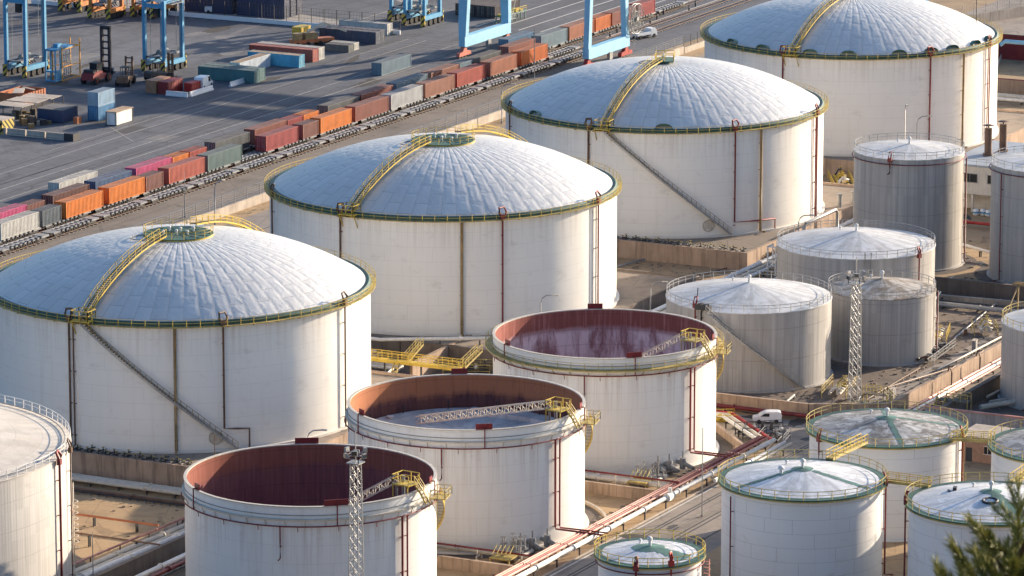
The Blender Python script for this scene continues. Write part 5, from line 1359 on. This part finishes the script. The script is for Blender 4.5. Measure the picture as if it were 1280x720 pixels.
# second bund wall near the slim tanks
wall('dark brown bund wall below the slim grey tanks', [(139, -41.5), (139, -96)], 2.6, .5, 'concd')
wall('low kerb wall between the wide grey tanks and the slim ones', [(133, -60), (136, -96)], .8, .5, 'concl')
pipeline('thin white pipe on tall posts in the grey tank bund', [(101, -79), (127, -73)], [(0, 3.0, .14, 'white')], 8, sup='white')
t = root('cable_bridge', (132, -85, 0), 'brown pipe bridge with a sloping strut beside the slim tanks', 'pipe bridge')
b = MB()
for y in (0, -10): b.beam((0, y, 0), (0, y, 4.5), .25); b.beam((-6, y, 0), (0, y, 4.4), .2)
b.beam((0, 1, 4.5), (0, -14, 4.5), .3); b.beam((1.2, 1, 4.5), (1.2, -14, 4.5), .3); b.build('frame', M['rustp'], t)
pipeline('rusty white pipes in the shaded bund below the slim tanks', [(128, -64), (128, -95)], [(.7, .7, .26, 'cream'), (-.4, .6, .2, 'grey')], 6)
pipeline('thin bright red pipe between the slim tanks and pale building', [(192.5, -40), (192.5, -75)], [(0, 1.0, .28, 'brightred'), (.9, .7, .18, 'white')], 6)
pipeline('white pipe with yellow valve between the two slim tanks', [(178, -50), (168, -66), (168, -80)], [(0, 1.3, .26, 'white')], 6)
for (lab, pts, sp_) in (('white pipes fanning out beyond the third dome foot', [(196, -30), (228, -22), (262, -30)], [(.8, 1.4, .35, 'white'), (-.6, 1.3, .3, 'cream')]),
   ('red and white pipes low behind the slim tank', [(205, -32), (222, -36), (240, -38)], [(.6, 1.1, .3, 'red'), (-.7, 1.3, .3, 'white')]),
   ('cream pipes crossing the ground beyond the farthest dome', [(318, 10), (318, -40)], [(1, .9, .35, 'cream'), (-.4, .9, .3, 'cream'), (-3.5, .9, .35, 'white')])):
    pipeline(lab, pts, sp_, 7)
# tall stubs by the third dome
for k, (x, y, h) in enumerate(((186, -29.2, 5.2), (190, -30.3, 5.0), (197, -32, 4.4), (200, -33, 4.0), (202, -31, 4.4))):
    t = root('steel_column', (x, y, 0), 'grey steel column standing between the third dome and the slim tank', 'post', 'grey columns by the third dome')
    b = MB(); b.cyl((0, 0), .42, 0, h, 14); b.build('column', M['galv'], t); b = MB(); b.cyl((0, 0), .55, h, h+.2, 14); b.box(-.6, -.6, 0, .6, .6, .12); b.build('cap', M['grey'], t)
t = root('pipe_portal', (160, -33.5, 0), 'grey pipe portal behind the wide grey tank roof', 'pipe')
b = MB(); b.tube([(0, 0, 0), (0, 0, 4.6), (.6, 0, 5.0), (14, 0, 5.0), (14.4, -.2, 4.4), (14.4, -.2, 0)], .3, 8); b.build('portal', M['galv'], t)
t = root('white_support_frame', (138.5, -36.0, 0), 'white steel frame at the corner of the third dome terrace', 'frame')
b = MB()
for p in ((0,0), (2.2,0), (0,-1.5), (2.2,-1.5)): b.beam((*p, 0), (*p, 5.2), .22)
for z in (2.6, 5.1): b.beam((0, 0, z), (2.2, 0, z), .2); b.beam((0, -1.5, z), (2.2, -1.5, z), .2); b.beam((0, 0, z), (0, -1.5, z), .2)
b.build('frame', M['white'], t)

# lattice masts
def mast(x, y, H, label, w0=1.6, w1=1.05, lamps=True):
    t = root('lattice_mast', (x, y, 0), label, 'lattice mast', 'tall lattice light masts')
    b = MB(); n = int(H/1.6); cs = ((-1,-1), (1,-1), (1,1), (-1,1))
    for i in range(n):
        z0, z1 = H*i/n, H*(i+1)/n; a = (w0+(w1-w0)*i/n)/2; c = (w0+(w1-w0)*(i+1)/n)/2
        for k in range(4):
            p, q = cs[k], cs[(k+1) % 4]
            b.beam((p[0]*a, p[1]*a, z0), (p[0]*c, p[1]*c, z1), .10)
            b.beam((p[0]*a, p[1]*a, z0), (q[0]*c, q[1]*c, z1), .05); b.beam((q[0]*a, q[1]*a, z0), (p[0]*c, p[1]*c, z1), .05)
            b.beam((p[0]*a, p[1]*a, z0), (q[0]*a, q[1]*a, z0), .05)
    b.build('lattice', M['galv'], t)
    b = MB(); b.box(-.9, -.9, H, .9, .9, H+.15); p = b.build('platform', M['galv'], t)
    b = MB(); s = .9
    for u, v in (((-s,-s), (s,-s)), ((s,-s), (s,s)), ((s,s), (-s,s)), ((-s,s), (-s,-s))): b.rail((*u, H+.15), (*v, H+.15), 1.0, 1.0)
    b.build('handrail', M['galv'], p)
    b = MB(); b.beam((0, 0, H), (0, 0, H+4.2), .12); b.build('lightning_rod', M['galv'], t)
    for k in range(6):
        a = 2*pi*k/6+.4; b = MB(); c = (1.35*cos(a), 1.35*sin(a), H+1.1+.5*(k % 2)); b.cbox(c, (.3, .75, .6), a); b.beam(c, (0, 0, H+.9), .08); f = b.build('floodlight', M['galv'] if k % 2 else M['grey'], t)
        b = MB(); b.cbox((c[0]+.165*cos(a), c[1]+.165*sin(a), c[2]), (.03, .66, .5), a); b.build('lens', M['glass'], f)
    return t
mast(53, -88.8, 20.4, 'tall lattice mast standing in front of the small brown roofed tank')
mast(-95.6, -83.1, 25.6, 'tall lattice mast in front of the dark open tank')

# lamp posts and slender poles
def lamp(x, y, H, label, rz=0.0, z=0.0, arm=2.0, group='curved street lamps'):
    t = root('street_lamp', (x, y, z), label, 'street lamp', group, rz)
    b = MB(); b.tube([(0, 0, 0), (0, 0, H-1.2), (.3, 0, H-.4), (.9, 0, H), (arm, 0, H+.1)], .10, 7); b.cyl((0, 0), .2, 0, .5, 8); b.build('post', M['galv'], t)
    b = MB(); b.cbox((arm+.35, 0, H+.1), (.95, .34, .2)); b.build('lamp_head', M['cream'], t); return t
for x, y, H, r, l in ((-79.0, -22.5, 6.0, -1.2, 'curved street lamp at the foot of the clad tank'), (-41.5, -45.5, 13.5, -1.2, 'curved street lamp rising between the first dome and open tanks'),
        (91, -36, 8, -1.2, 'curved street lamp on the sandy ground beside the second dome'), (146, -38.5, 9.5, -1.2, 'curved street lamp before the third dome by the valve box'),
        (35.5, -43.5, 17.5, -1.2, 'double street lamp showing above the railed open tank rim'), (206, -36, 17, -1.0, 'curved street lamp against the farthest dome'),
        (205, -34, 19.5, -2.6, 'straight topped street lamp against the farthest dome'), (247, 71.5, 8, -1.2, 'curved street lamp by the pale fence wall'), (132, 71.5, 8.0, -.2, 'street lamp behind the first crown platform')):
    lamp(x, y, H, l, r)
def pole(x, y, H, label, r=.09, m='grey', z=0.0):
    t = root('slender_pole', (x, y, z), label, 'pole', 'slender poles and lightning rods')
    b = MB(); b.cyl((0, 0), r, 0, H, 8, r*.6); b.build('shaft', M[m], t); b = MB(); b.cyl((0, 0), r*2.2, 0, .35, 8); b.build('base', M['concl'], t); return t
pole(268, -22.9, 36, 'very tall thin dark pole in front of the farthest dome', .11, 'dark'); pole(291, 86.3, 12, 'thin pole beside the empty wagons behind the third dome', .1)
pole(135.5, 80.0, 8.5, 'thin pole by the railway behind the first dome', .1); pole(-13, -93.5, 13.0, 'thin pale pole beside the plant road and small tank', .09, 'galv'); pole(-78, -75, 0.5, 'short stub pole', .1) if False else None
pole(-51.5, -36.3, 14.0, 'thin pole rising beside the rim of the dark open tank', .09, 'brownpipe'); pole(-81, -34.5, 7, 'thin pole by the corridor pipes near the clad tank', .08, 'galv'); pole(106, -40, 8, 'thin pole in the corridor beside the wide grey tank', .07, 'galv')
pole(34, -70, 3.5, 'short pale pole by the yellow valve platform', .09, 'cream'); pole(58, -86, 3.5, 'short white pole in the grey tank bund', .09, 'white')

# walkways between the white plated tanks
def bridge(p, q, label, w=1.0):
    t = root('tank_walkway', (0, 0, 0), label, 'walkway'); P_ = Vector(p); Q_ = Vector(q); d = (Q_-P_); s = Vector((-d.y, d.x, 0)).normalized()*w/2
    b = MB(); b.beam(P_, Q_, w, .2)
    for e in (-1, 1): b.beam(P_+s*e, Q_+s*e, .1, .4)
    b.build('deck', M['yellowd'], t); b = MB()
    for e in (-1, 1): b.rail(P_+s*e, Q_+s*e, 1.15, 1.4)
    b.build('handrail', M['yellow'], t); return t
bridge((-27.5, -119.2, 14.8), (-13.5, -118.4, 13.9), 'yellow walkway joining the clean roofed and mottled roofed tanks')
bridge((-34.6, -130.6, 14.7), (-34.6, -136.8, 14.7), 'yellow walkway joining the clean roofed tank to the one behind the pine')
bridge((-27.6, -146, 14.7), (-14.2, -145.2, 14.4), 'yellow walkway joining the two tanks by the photo corner')
bridge((-6.0, -128.5, 13.8), (-6.0, -134.5, 14.2), 'short yellow walkway beside the brown hut')
# buildings
t = root('brick_hut', (33.5, -131, 0), 'small brown brick hut with one dark window between the white tanks', 'hut')
BRK = paint('brown_brick', (.36,.21,.14), .25, 1.5, .85)
b = MB(); b.box(0, 0, 0, 7, 17, 3.6); b.build('wall', BRK, t); b = MB(); b.box(-.3, -.3, 3.6, 7.3, 17.3, 3.9); b.build('roof', M['concl'], t)
for y in (5.0, 12.0):
    b = MB(); b.box(-.04, y, 1.4, .02, y+1.1, 2.5); f = b.build('window', M['glass'], t); b = MB()
    b.box(-.09, y-.1, 1.3, -.045, y+1.2, 1.4); b.box(-.09, y-.1, 2.5, -.045, y+1.2, 2.6); b.box(-.07, y+.5, 1.4, -.045, y+.58, 2.5); b.build('window_frame', M['cream'], f)
b = MB(); b.box(-.03, 15, 0, .02, 16, 2.1); b.build('door', M['dark'], t)
t = root('pale_building', (206, -96, 0), 'pale two storey building with flat grey roof between the slim tanks', 'building')
PW = paint('pale_render', (.66,.61,.53), .15, .5, .85); b = MB(); b.box(3.5, 0, 0, 24, 54, 3.4); b.box(0, 0, 3.4, 24, 54, 8.6)
b.build('wall', PW, t); b = MB(); b.box(-.3, -.3, 8.6, 24.3, 54.3, 9.0); b.box(0, 0, 9.0, 24, .3, 9.3); b.build('roof', paint('grey_roof_sheet', (.36,.40,.44), .2, .4), t)
for k in range(8):
    b = MB(); b.box(-.05, 3+k*6.4, 5.7, .02, 7.4+k*6.4, 7.2); f = b.build('window', M['glass'], t); b = MB()
    b.box(-.1, 2.9+k*6.4, 5.55, -.055, 7.5+k*6.4, 5.7); b.box(-.1, 2.9+k*6.4, 7.2, -.055, 7.5+k*6.4, 7.3)
    for j in range(4): b.box(-.08, 3+k*6.4+j*1.45, 5.7, -.055, 3.06+k*6.4+j*1.45, 7.2)
    b.build('window_frame', M['grey'], f)
for k in range(8):
    b = MB(); b.box(.1, 1+k*6.8, 0, .5, 1.4+k*6.8, 3.38); b.build('column', PW, t)
for x, y in ((9.5, 49.5), (14.5, 48.5)):
    b = MB(); b.cyl((x, y), .7, 9.0, 14.2, 14); b.cyl((x, y), 1.0, 9.0, 9.4, 14); c = b.build('chimney', M['brownpipe'], t)
    b = MB(); b.cyl((x, y), 1.1, 14.7, 14.9, 14, .5); b.beam((x, y, 14.2), (x, y, 14.7), .2); b.build('chimney_cap', M['brownpipe'], c)
b = MB(); b.rail((0, 0, 9.0), (0, 54, 9.0), 1.1, 2); b.build('roof_rail', M['galv'], t)
for k in range(5):
    t = root('bulk_bag', (203.6+.4*(k % 2), -49.0-1.25*k, .02), 'white bulk bag with blue print stacked under the pale building', 'bag', 'white bulk bags under the pale building')
    b = MB(); b.smooth = True; b.lathe([(.02, 0), (.5, .02), (.6, .3), (.58, .9), (.5, 1.15), (.15, 1.25)], 14); b.build('sack', M['vehicle'], t)
    b = MB(); b.lathe([(.605, .45), (.605, .75)], 14); b.build('printed_band', M['blue'], t)
# process vessels at the far corner
t = root('horizontal_vessel', (333, -16, 0), 'white horizontal vessel on concrete saddles beyond the farthest dome', 'vessel')
b = MB(); b.smooth = True; pr = [(0.02, 0), (1.0, .15), (1.7, .7), (1.9, 1.5), (1.9, 14), (1.7, 14.8), (1.0, 15.3), (.02, 15.5)]
n_ = 20; vs = [(r*cos(2*pi*j/n_), h-15+6, 5+r*sin(2*pi*j/n_)) for r, h in pr for j in range(n_)]
b.add(vs, [(i*n_+j, i*n_+(j+1) % n_, (i+1)*n_+(j+1) % n_, (i+1)*n_+j) for i in range(len(pr)-1) for j in range(n_)]); b.build('drum', M['cream'], t)
for y in (-5, 2):
    b = MB(); b.box(-1.8, y-.5, 0, 1.8, y+.5, 3.4); b.build('saddle', M['concl'], t)
b = MB(); b.tube([(-.2, 3, 6.5), (-.2, 3, 9), (-.2, 5, 9.8), (-.2, 12, 9.8), (-.2, 13, 9)], .45, 8); b.build('blue_pipe', M['lblue'], t)
b = MB(); b.rail((-1.5, -8, 7), (-1.5, 5, 7), 1.1, 1.5); b.box(-1.6, -8, 6.85, 1.6, 5, 6.95); b.build('walkway', M['galv'], t)
manifold(345, 4, .3, 'dark steel pipework behind the horizontal vessel', 21, 8, 16, ('dark', 'galv', 'dark', 'blue'), h=7)
manifold(340, -14, -.4, 'dark grey pipework right behind the vessel at the far corner', 22, 8, 14, ('dark', 'galv', 'dark', 'grey'), h=8)
wall('dark red brown wall in front of the horizontal vessel', [(326, 12), (326, -40)], 3.0, .5, 'conc', 'redb')
wall('long brown wall with pale top beyond the farthest dome', [(366, 26), (366, -20)], 5.5, .5, 'redb', 'concl')
box_thing('green_kiosk', 352, 8, 0, 5, 4, 4.5, paint('kiosk_green', (.14,.24,.24), .2), 'grey-green kiosk beyond the farthest dome', 'kiosk')
box_thing('shipping_container', 396, 44, 0, 12, 5, 4.5, M['blue'], 'blue block building beyond the farthest dome', 'building')
# ------------------------------------------------------------------ the pine close to the viewpoint
n = NT('pine_needle'); oi = n.new('ShaderNodeObjectInfo'); o_ = n.obj()
c_ = n.mix(n.ramp(n.noise(o_, 6.0, 3), .3, .7), (.10,.12,.025), (.40,.37,.09)); n.b.inputs['Transmission Weight'].default_value = 0
pine_m = n.fin(c_, .55, 0.0, .35); bark = paint('pine_bark', (.09,.055,.035), .4, 6, .9)
def pine(cx, cy, zt, zb):
    t = root('pine_tree', (cx, cy, zb), 'green pine with bristling needle shoots rising at the photo corner', 'tree'); H = zt-zb; R_ = random.Random(5)
    tr = MB(); n_ = 14; pts = [(R_.uniform(-.05, .05)*i/3, R_.uniform(-.05, .05)*i/3, H*i/n_) for i in range(n_+1)]
    for i in range(n_):
        r = .19*(1-i/n_)+.012; tr.tube([pts[i], pts[i+1]], r, 8)
    tw = MB(); nd = MB()
    def shoot(p, d, L, k):
        d = d.normalized(); up = Vector((0,0,1)) if abs(d.z) < .9 else Vector((1,0,0)); u = d.cross(up).normalized(); v = u.cross(d)
        tw.tube([tuple(p), tuple(p+d*L)], .006, 4)
        for i in range(k):
            f = (i+R_.random())/k; a = R_.uniform(0, 2*pi); q = p+d*(L*(.12+.88*f)); sp_ = R_.uniform(.25, .75)*(1.0-.45*f)
            e = (d*(1-sp_*.45)+(u*cos(a)+v*sin(a))*sp_).normalized(); ln = R_.uniform(.10, .155); s = e.cross(Vector((R_.random()-.5, R_.random()-.5, R_.random()-.5))).normalized()*.0034
            m_ = q+e*ln*.55+Vector((0,0,.004)); tip = q+e*ln
            nd.add([tuple(q-s), tuple(q+s), tuple(m_+s), tuple(m_-s), tuple(tip)], [(0,1,2,3), (3,2,4)])
    def branch(p, d, L, lev):
        m_ = p+d*L*.55+Vector((0,0,-.03*L)); e = p+d*L+Vector((0,0,.10*L)); tr.tube([tuple(p), tuple(m_), tuple(e)], .012*L+.006, 5)
        k = max(6, int(L*13))
        for i in range(k):
            f = .25+.75*(i+.5)/k; q = p+(m_-p)*(f/.55) if f < .55 else m_+(e-m_)*((f-.55)/.45)
            a = R_.uniform(-1.2, 1.2); dd = Vector((d.x*cos(a)-d.y*sin(a), d.x*sin(a)+d.y*cos(a), R_.uniform(.35, 1.1))).normalized()
            shoot(q, dd, R_.uniform(.16, .32), 70)
        shoot(e, (d+Vector((0,0,.8))), .25, 75)
    for i in range(34):
        f = 1-.9*((i+.3)/34)**1.15; z = H*f; a = i*2.4+R_.uniform(-.4, .4); L = (1-f)*H*.36+.28
        branch(Vector((0, 0, z)), Vector((cos(a), sin(a), .45 if f > .8 else .15)).normalized(), min(L, 2.6), 0)
    for i in range(26):
        a = i*2.4; rr = .75*sqrt((i+.5)/26); q = Vector((rr*cos(a), rr*sin(a), H-.12-.75*rr+R_.uniform(-.1, .08)))
        tr.tube([(0, 0, max(0, q.z-.5)), tuple(q*.6+Vector((0,0,q.z*.4-.12))), tuple(q)], .012, 4)
        for j in range(4): shoot(q-Vector((cos(a), sin(a), .6))*.12*j, Vector((cos(a+R_.uniform(-1,1))*.6, sin(a+R_.uniform(-1,1))*.6, 1.0)), R_.uniform(.2, .34), 120)
    shoot(Vector((0, 0, H-.1)), Vector((0,0,1)), .3, 110)
    tr.build('trunk', bark, t); tw.build('twig', bark, t); tag(nd.build('needles', pine_m, t), kind='stuff')
    return t
# stands on the hill some forty metres down the slope
PD = 40.0; vd = Vector((.891, .454, 0)); rt = Vector((.454, -.891, 0))
base = Vector((-619.25, -372.18, 0))+vd*PD
def pine_at(px, py, d_):    # where along the view the crown tip stands
    x = (px-640)/6082.33*d_/cos(rad(12.41)); ang = rad(12.4092)+atan2(py-360, 6082.33); return Vector((-619.25, -372.18, 0))+vd*d_+rt*x, 179.87-d_*math.tan(ang)
p_, zt = pine_at(1280, 668, 40.0)
pine(p_.x, p_.y, zt, zt-9.5)
# ------------------------------------------------------------------ weeds, patches and loose things on the ground
R8 = random.Random(11)
def free(x, y):
    for a, b_, r in ((-76.1,-65.5,18), (-30.7,-65.1,18), (16.6,-63.7,18), (69.8,-63.3,14), (91.9,-76.9,9.5), (116.7,-61.8,14), (160.4,-53.2,11), (160.4,-79,11), (-95.9,-6.5,30), (77,-115,12), (-3.5,-117.6,12), (-38.5,-120,12)):
        if hypot(x-a, y-b_) < r: return False
    return True
WEED = paint('dry_weeds', (.13,.12,.05), .5, .3, .9, dirt=(.20,.15,.08), amt=.6)
b = MB()
zones = [(-66, -34, 4, 30, 120), (-60, -50, 20, -46, 120), (47, -94, 138, -43, 420), (139.5, -95, 186, -42, 160), (34, -30, 53, 30, 120), (120, -33, 140, 33, 120), (-64, -83, 22, -81, 160), (54, -125, 115, -104, 120), (206, -30, 226, 30, 80), (40, 70.5, 300, 73.6, 300), (60, 75, 330, 88.5, 260)]
for x0, y0, x1, y1, k in zones:
    for i in range(k):
        x, y = R8.uniform(x0, x1), R8.uniform(y0, y1)
        if not free(x, y): continue
        s = R8.uniform(.15, .55)
        for j in range(R8.randint(5, 11)):
            a = R8.uniform(0, 2*pi); q = R8.uniform(.1, .9)*s; h = s*R8.uniform(.5, 1.2); c, d = x+q*cos(a), y+q*sin(a)
            b.add([(c-.05, d, 0), (c+.05, d+.03, 0), (c+.12*cos(a)+.02, d+.12*sin(a), h)], [(0,1,2)])
tag(b.build('weeds', WEED), 'dry weeds growing along walls and bund floors', 'weeds', kind='stuff')
GRAVEL = paint('loose_rubble', (.25,.20,.16), .4, .5, .9)
b = MB()
for x0, y0, x1, y1, k in zones[:9]:
    for i in range(int(k*2.2)):
        x, y = R8.uniform(x0, x1), R8.uniform(y0, y1)
        if free(x, y): s = R8.uniform(.06, .28); b.cbox((x, y, s*.3), (s*2, s*1.4, s), R8.uniform(0, 3))
tag(b.build('rubble', GRAVEL), 'loose stones and rubble scattered on the bund floors', 'rubble', kind='stuff')
# repair patches, drains and stains with a shape of their own
PA = [ground('dark_asphalt_patch', (.065,.063,.066), (.09,.088,.09), .2, .8), ground('pale_asphalt_patch', (.20,.195,.195), (.16,.155,.155), .2, .8), ground('oil_stain', (.06,.055,.05), (.10,.09,.08), .3, .9)]
def blob(x, y, rx, ry, m, z, a0=0.0):
    q = MB(); n_ = 22; q.add([(x+(rx*cos(t)*cos(a0)-ry*sin(t)*sin(a0))*w_, y+(rx*cos(t)*sin(a0)+ry*sin(t)*cos(a0))*w_, z) for t, w_ in [(2*pi*i/n_, R8.uniform(.72, 1.1)) for i in range(n_)]], [tuple(range(n_))]); return tag(q.build('asphalt_patch', m), kind='structure')
for i in range(46):
    x, y = R8.uniform(180, 332), R8.uniform(112, 200)
    if i % 3: blob(x, y, R8.uniform(2, 9), R8.uniform(.8, 2.6), PA[i % 3], .010+.0001*i, R8.uniform(-.3, .3))
    else:
        q = MB(); w_, h_ = R8.uniform(3, 14), R8.uniform(2, 6); q.cbox((x, y, .0075+.0001*i), (w_, h_, .004), 0); tag(q.build('asphalt_patch', PA[(i//3) % 2]), kind='structure')
for i in range(40):
    x, y = R8.uniform(-130, 112), R8.uniform(-101, -88.5); blob(x, y, R8.uniform(.8, 4), R8.uniform(.4, 1.1), PA[i % 3], .008+.0001*i, R8.uniform(-.2, .2))
for i in range(70):
    x, y = R8.uniform(-66, 138), R8.uniform(-93, -30)
    if free(x, y): blob(x, y, R8.uniform(.6, 4.5), R8.uniform(.4, 2.0), PA[2 if i % 2 else 0], .012+.0001*i, R8.uniform(0, 3))
for i in range(26):
    x, y = R8.uniform(140, 226), R8.uniform(-95, -38)
    if free(x, y): blob(x, y, R8.uniform(.8, 4), R8.uniform(.5, 2.0), PA[i % 3], .012+.0001*i, R8.uniform(0, 3))
for y in (113.5, 114.3, 120.5, 121.4, 127, 128, 135): 
    x0 = R8.uniform(100, 180); line(x0, y, x0+R8.uniform(60, 140), y+R8.uniform(-1.5, 1.5), .32, .0165, PA[0], 'tyre_track')
for y in (-90.2, -91.0, -94.6, -95.4, -98.8): line(-150, y, 110, y+R8.uniform(-.4, .4), .3, .0128, PA[0], 'tyre_track')
for y in (79.5, 80.3, 84.2, 85.0): line(60, y, 330, y+R8.uniform(-.6, .6), .35, .0128, PA[1], 'tyre_track')
for y in (46, 47.6, 55, 56.6, 62): line(60, y, 330, y, .3, .0128, PA[0], 'tyre_track')
# thin service pipes lying on the bund floors
SPU = set()
NEAR = (('stair-wrapped grey tank', 69.8, -63.3), ('small brown roofed tank', 91.9, -76.9), ('lattice mast foot', 53, -88.8), ('wide pale roofed grey tank', 116.7, -61.8), ('slim grey tanks', 160.4, -66), ('lit bund wall top', 100, -95), ('slim tank bund wall', 137, -88), ('dark open tank', -76, -65.5), ('middle open tank', -30.7, -65), ('railed open tank', 16.6, -63.7), ('second dome foot', 53, 5), ('third dome terrace', 140, -15), ('first dome corner', -36, -33))
def spl(x, y, i):
    c = ('grey', 'rusty brown', 'cream', 'black')[i % 4]
    for d_, nm in sorted((hypot(x-a, y-b_), nm) for nm, a, b_ in NEAR):
        for way in ('lying near the', 'laid past the'):
            q = c+' thin service pipe '+way+' '+nm
            if q not in SPU: SPU.add(q); return q
for i, (x0, y0, x1, y1) in enumerate(((48,-90,62,-86), (55,-84,88,-92), (84,-90,112,-90.5), (100,-86,104,-68), (106,-84,137,-80), (108,-90,137,-92), (118,-78,120,-93), (104,-74,136,-70.5), (48,-78,58,-76.5), (50,-88,84,-87), (140,-66,150,-66), (142,-90,150,-88), (-54,-46,-54,-31), (-50,-30,-36,-29), (-62,-60,-57,-46), (-9,-60,-3,-60), (-50,-66,-48,-66), (35,10,53,4), (36,22,52,20), (118,20,138,16), (120,-8,139,-12), (122,-25,139,-28))):
    t = root('service_pipe', (x0, y0, 0), spl((x0+x1)/2, (y0+y1)/2, i), 'pipe', 'thin service pipes on the bund floors')
    dx, dy = x1-x0, y1-y0; r = .09+.05*(i % 3); q = MB(); q.tube([(0, 0, .05), (0, 0, .45), (dx*.4, dy*.4, .45), (dx, dy, .45), (dx, dy, .05)], r, 6); q.build('pipe', M[('galv', 'brownpipe', 'cream', 'dark')[i % 4]], t)
    q = MB(); L = hypot(dx, dy); k = max(2, int(L/3))
    for j in range(k): f = (j+.5)/k; q.cbox((dx*f, dy*f, .17), (.25, .25, .34), .3)
    tag(q.build('sleeper', M['concl'], t), kind='stuff')
# oil drums, crates, cabinets
def drum(x, y, m, lab):
    t = root('oil_drum', (x, y, .02), lab, 'drum', 'steel drums on the bund floors'); q = MB(); q.cyl((0, 0), .3, 0, .9, 14); q.build('body', M[m], t)
    q = MB()
    for z in (.02, .3, .6, .88): q.lathe([(.3, z-.02), (.325, z), (.3, z+.02)], 14)
    q.build('hoop', M['dark'], t)
for x, y, m_, lab in ((57.5,-88.5,'blue','blue steel drum at the lattice mast foot'), (58.3,-88.1,'brownpipe','rusty steel drum touching the blue one at the mast foot'), (64,-90.5,'grey','grey steel drum alone inside the brown bund wall'), (106,-80,'dark','black steel drum of the trio by the small brown roofed tank'), (106.8,-80.6,'blue','blue steel drum of the trio by the small brown roofed tank'), (111,-84,'brownpipe','rusty steel drum nearest the cream valves on the bund edge'), (31.8,-83.2,'grey','grey steel drum beside the motor pumps'), (32.5,-82.4,'dark','black steel drum beside the motor pumps'), (-6,-50,'blue','blue steel drum between the middle and railed open tanks'), (45,-33,'brownpipe','rusty steel drum under the yellow walkway end'), (38.5,-46.5,'grey','grey steel drum where the red diagonal pipe ends'), (126,-70,'dark','black steel drum before the slim tank bund wall')):
    drum(x, y, m_, lab)
for i, (x, y, r, lab) in enumerate(((62.5,-91.2,.1,'grey electric cabinet near the mast foot steps'), (99.5,-90.3,.2,'grey electric cabinet by the small brown roofed tank'), (-5.8,-46.2,0,'grey electric cabinet between the two rear open tanks'), (29.5,-61,.2,'grey electric cabinet at the cross road edge'), (139.5,-37.6,0,'grey electric cabinet under the white support frame'))):
    t = root('electric_cabinet', (x, y, .02), lab, 'cabinet', None, r); q = MB(); q.box(0, 0, .15, 1.6, .6, 1.9); q.build('body', M['grey'], t); q = MB(); q.box(-.1, -.08, 1.9, 1.7, .68, 2.0); q.box(-.05, -.03, 0, 1.65, .63, .15); q.build('cap', M['concl'], t)
    for k in (0, 1):
        q = MB(); q.box(.05+k*.78, -.03, .25, .77+k*.78, -.003, 1.82); q.build('door', M['galv'], t)
# ------------------------------------------------------------------ light, sky, camera
SUN_EL, SUN_AZ = rad(15.0), rad(-25.0)
sd = Vector((cos(SUN_EL)*cos(SUN_AZ), cos(SUN_EL)*sin(SUN_AZ), sin(SUN_EL)))
sl = bpy.data.lights.new('sun', 'SUN'); sl.energy = 5.0; sl.angle = rad(.55); sl.color = (1.0, .83, .63)
so = bpy.data.objects.new('sun', sl); COL.objects.link(so); so.rotation_euler = (-sd).to_track_quat('-Z', 'Y').to_euler(); so.location = (0, 0, 400)
w = bpy.data.worlds.new('World'); sc.world = w; w.use_nodes = True
sk = w.node_tree.nodes.new('ShaderNodeTexSky'); sk.sky_type = 'NISHITA'; sk.sun_disc = False; sk.sun_elevation = SUN_EL
sk.sun_rotation = atan2(sd.x, sd.y); sk.altitude = 170; sk.air_density = 1.0; sk.dust_density = 3.5; sk.ozone_density = 4.0
w.node_tree.links.new(sk.outputs[0], w.node_tree.nodes['Background'].inputs[0]); w.node_tree.nodes['Background'].inputs[1].default_value = .125
cam = bpy.data.cameras.new('camera'); cam.sensor_width = 36; cam.lens = 6082.33/1280*36; cam.clip_start = 1; cam.clip_end = 6000
cam.dof.use_dof = True; cam.dof.focus_distance = 830; cam.dof.aperture_fstop = 8
co = bpy.data.objects.new('camera', cam); COL.objects.link(co); co.location = (-619.25, -372.18, 179.87)
co.rotation_euler = (rad(90-12.4092), 0, rad(-63)); sc.camera = co
sc.view_settings.view_transform = 'Standard'; sc.view_settings.look = 'None'; sc.view_settings.exposure = 1.1; sc.view_settings.gamma = 1
sc.render.engine = 'CYCLES'
sc.cycles.max_bounces = 6; sc.cycles.diffuse_bounces = 4; sc.cycles.glossy_bounces = 2; sc.cycles.use_denoising = True
try: sc.cycles.denoiser = 'OPENIMAGEDENOISE'
except Exception: pass
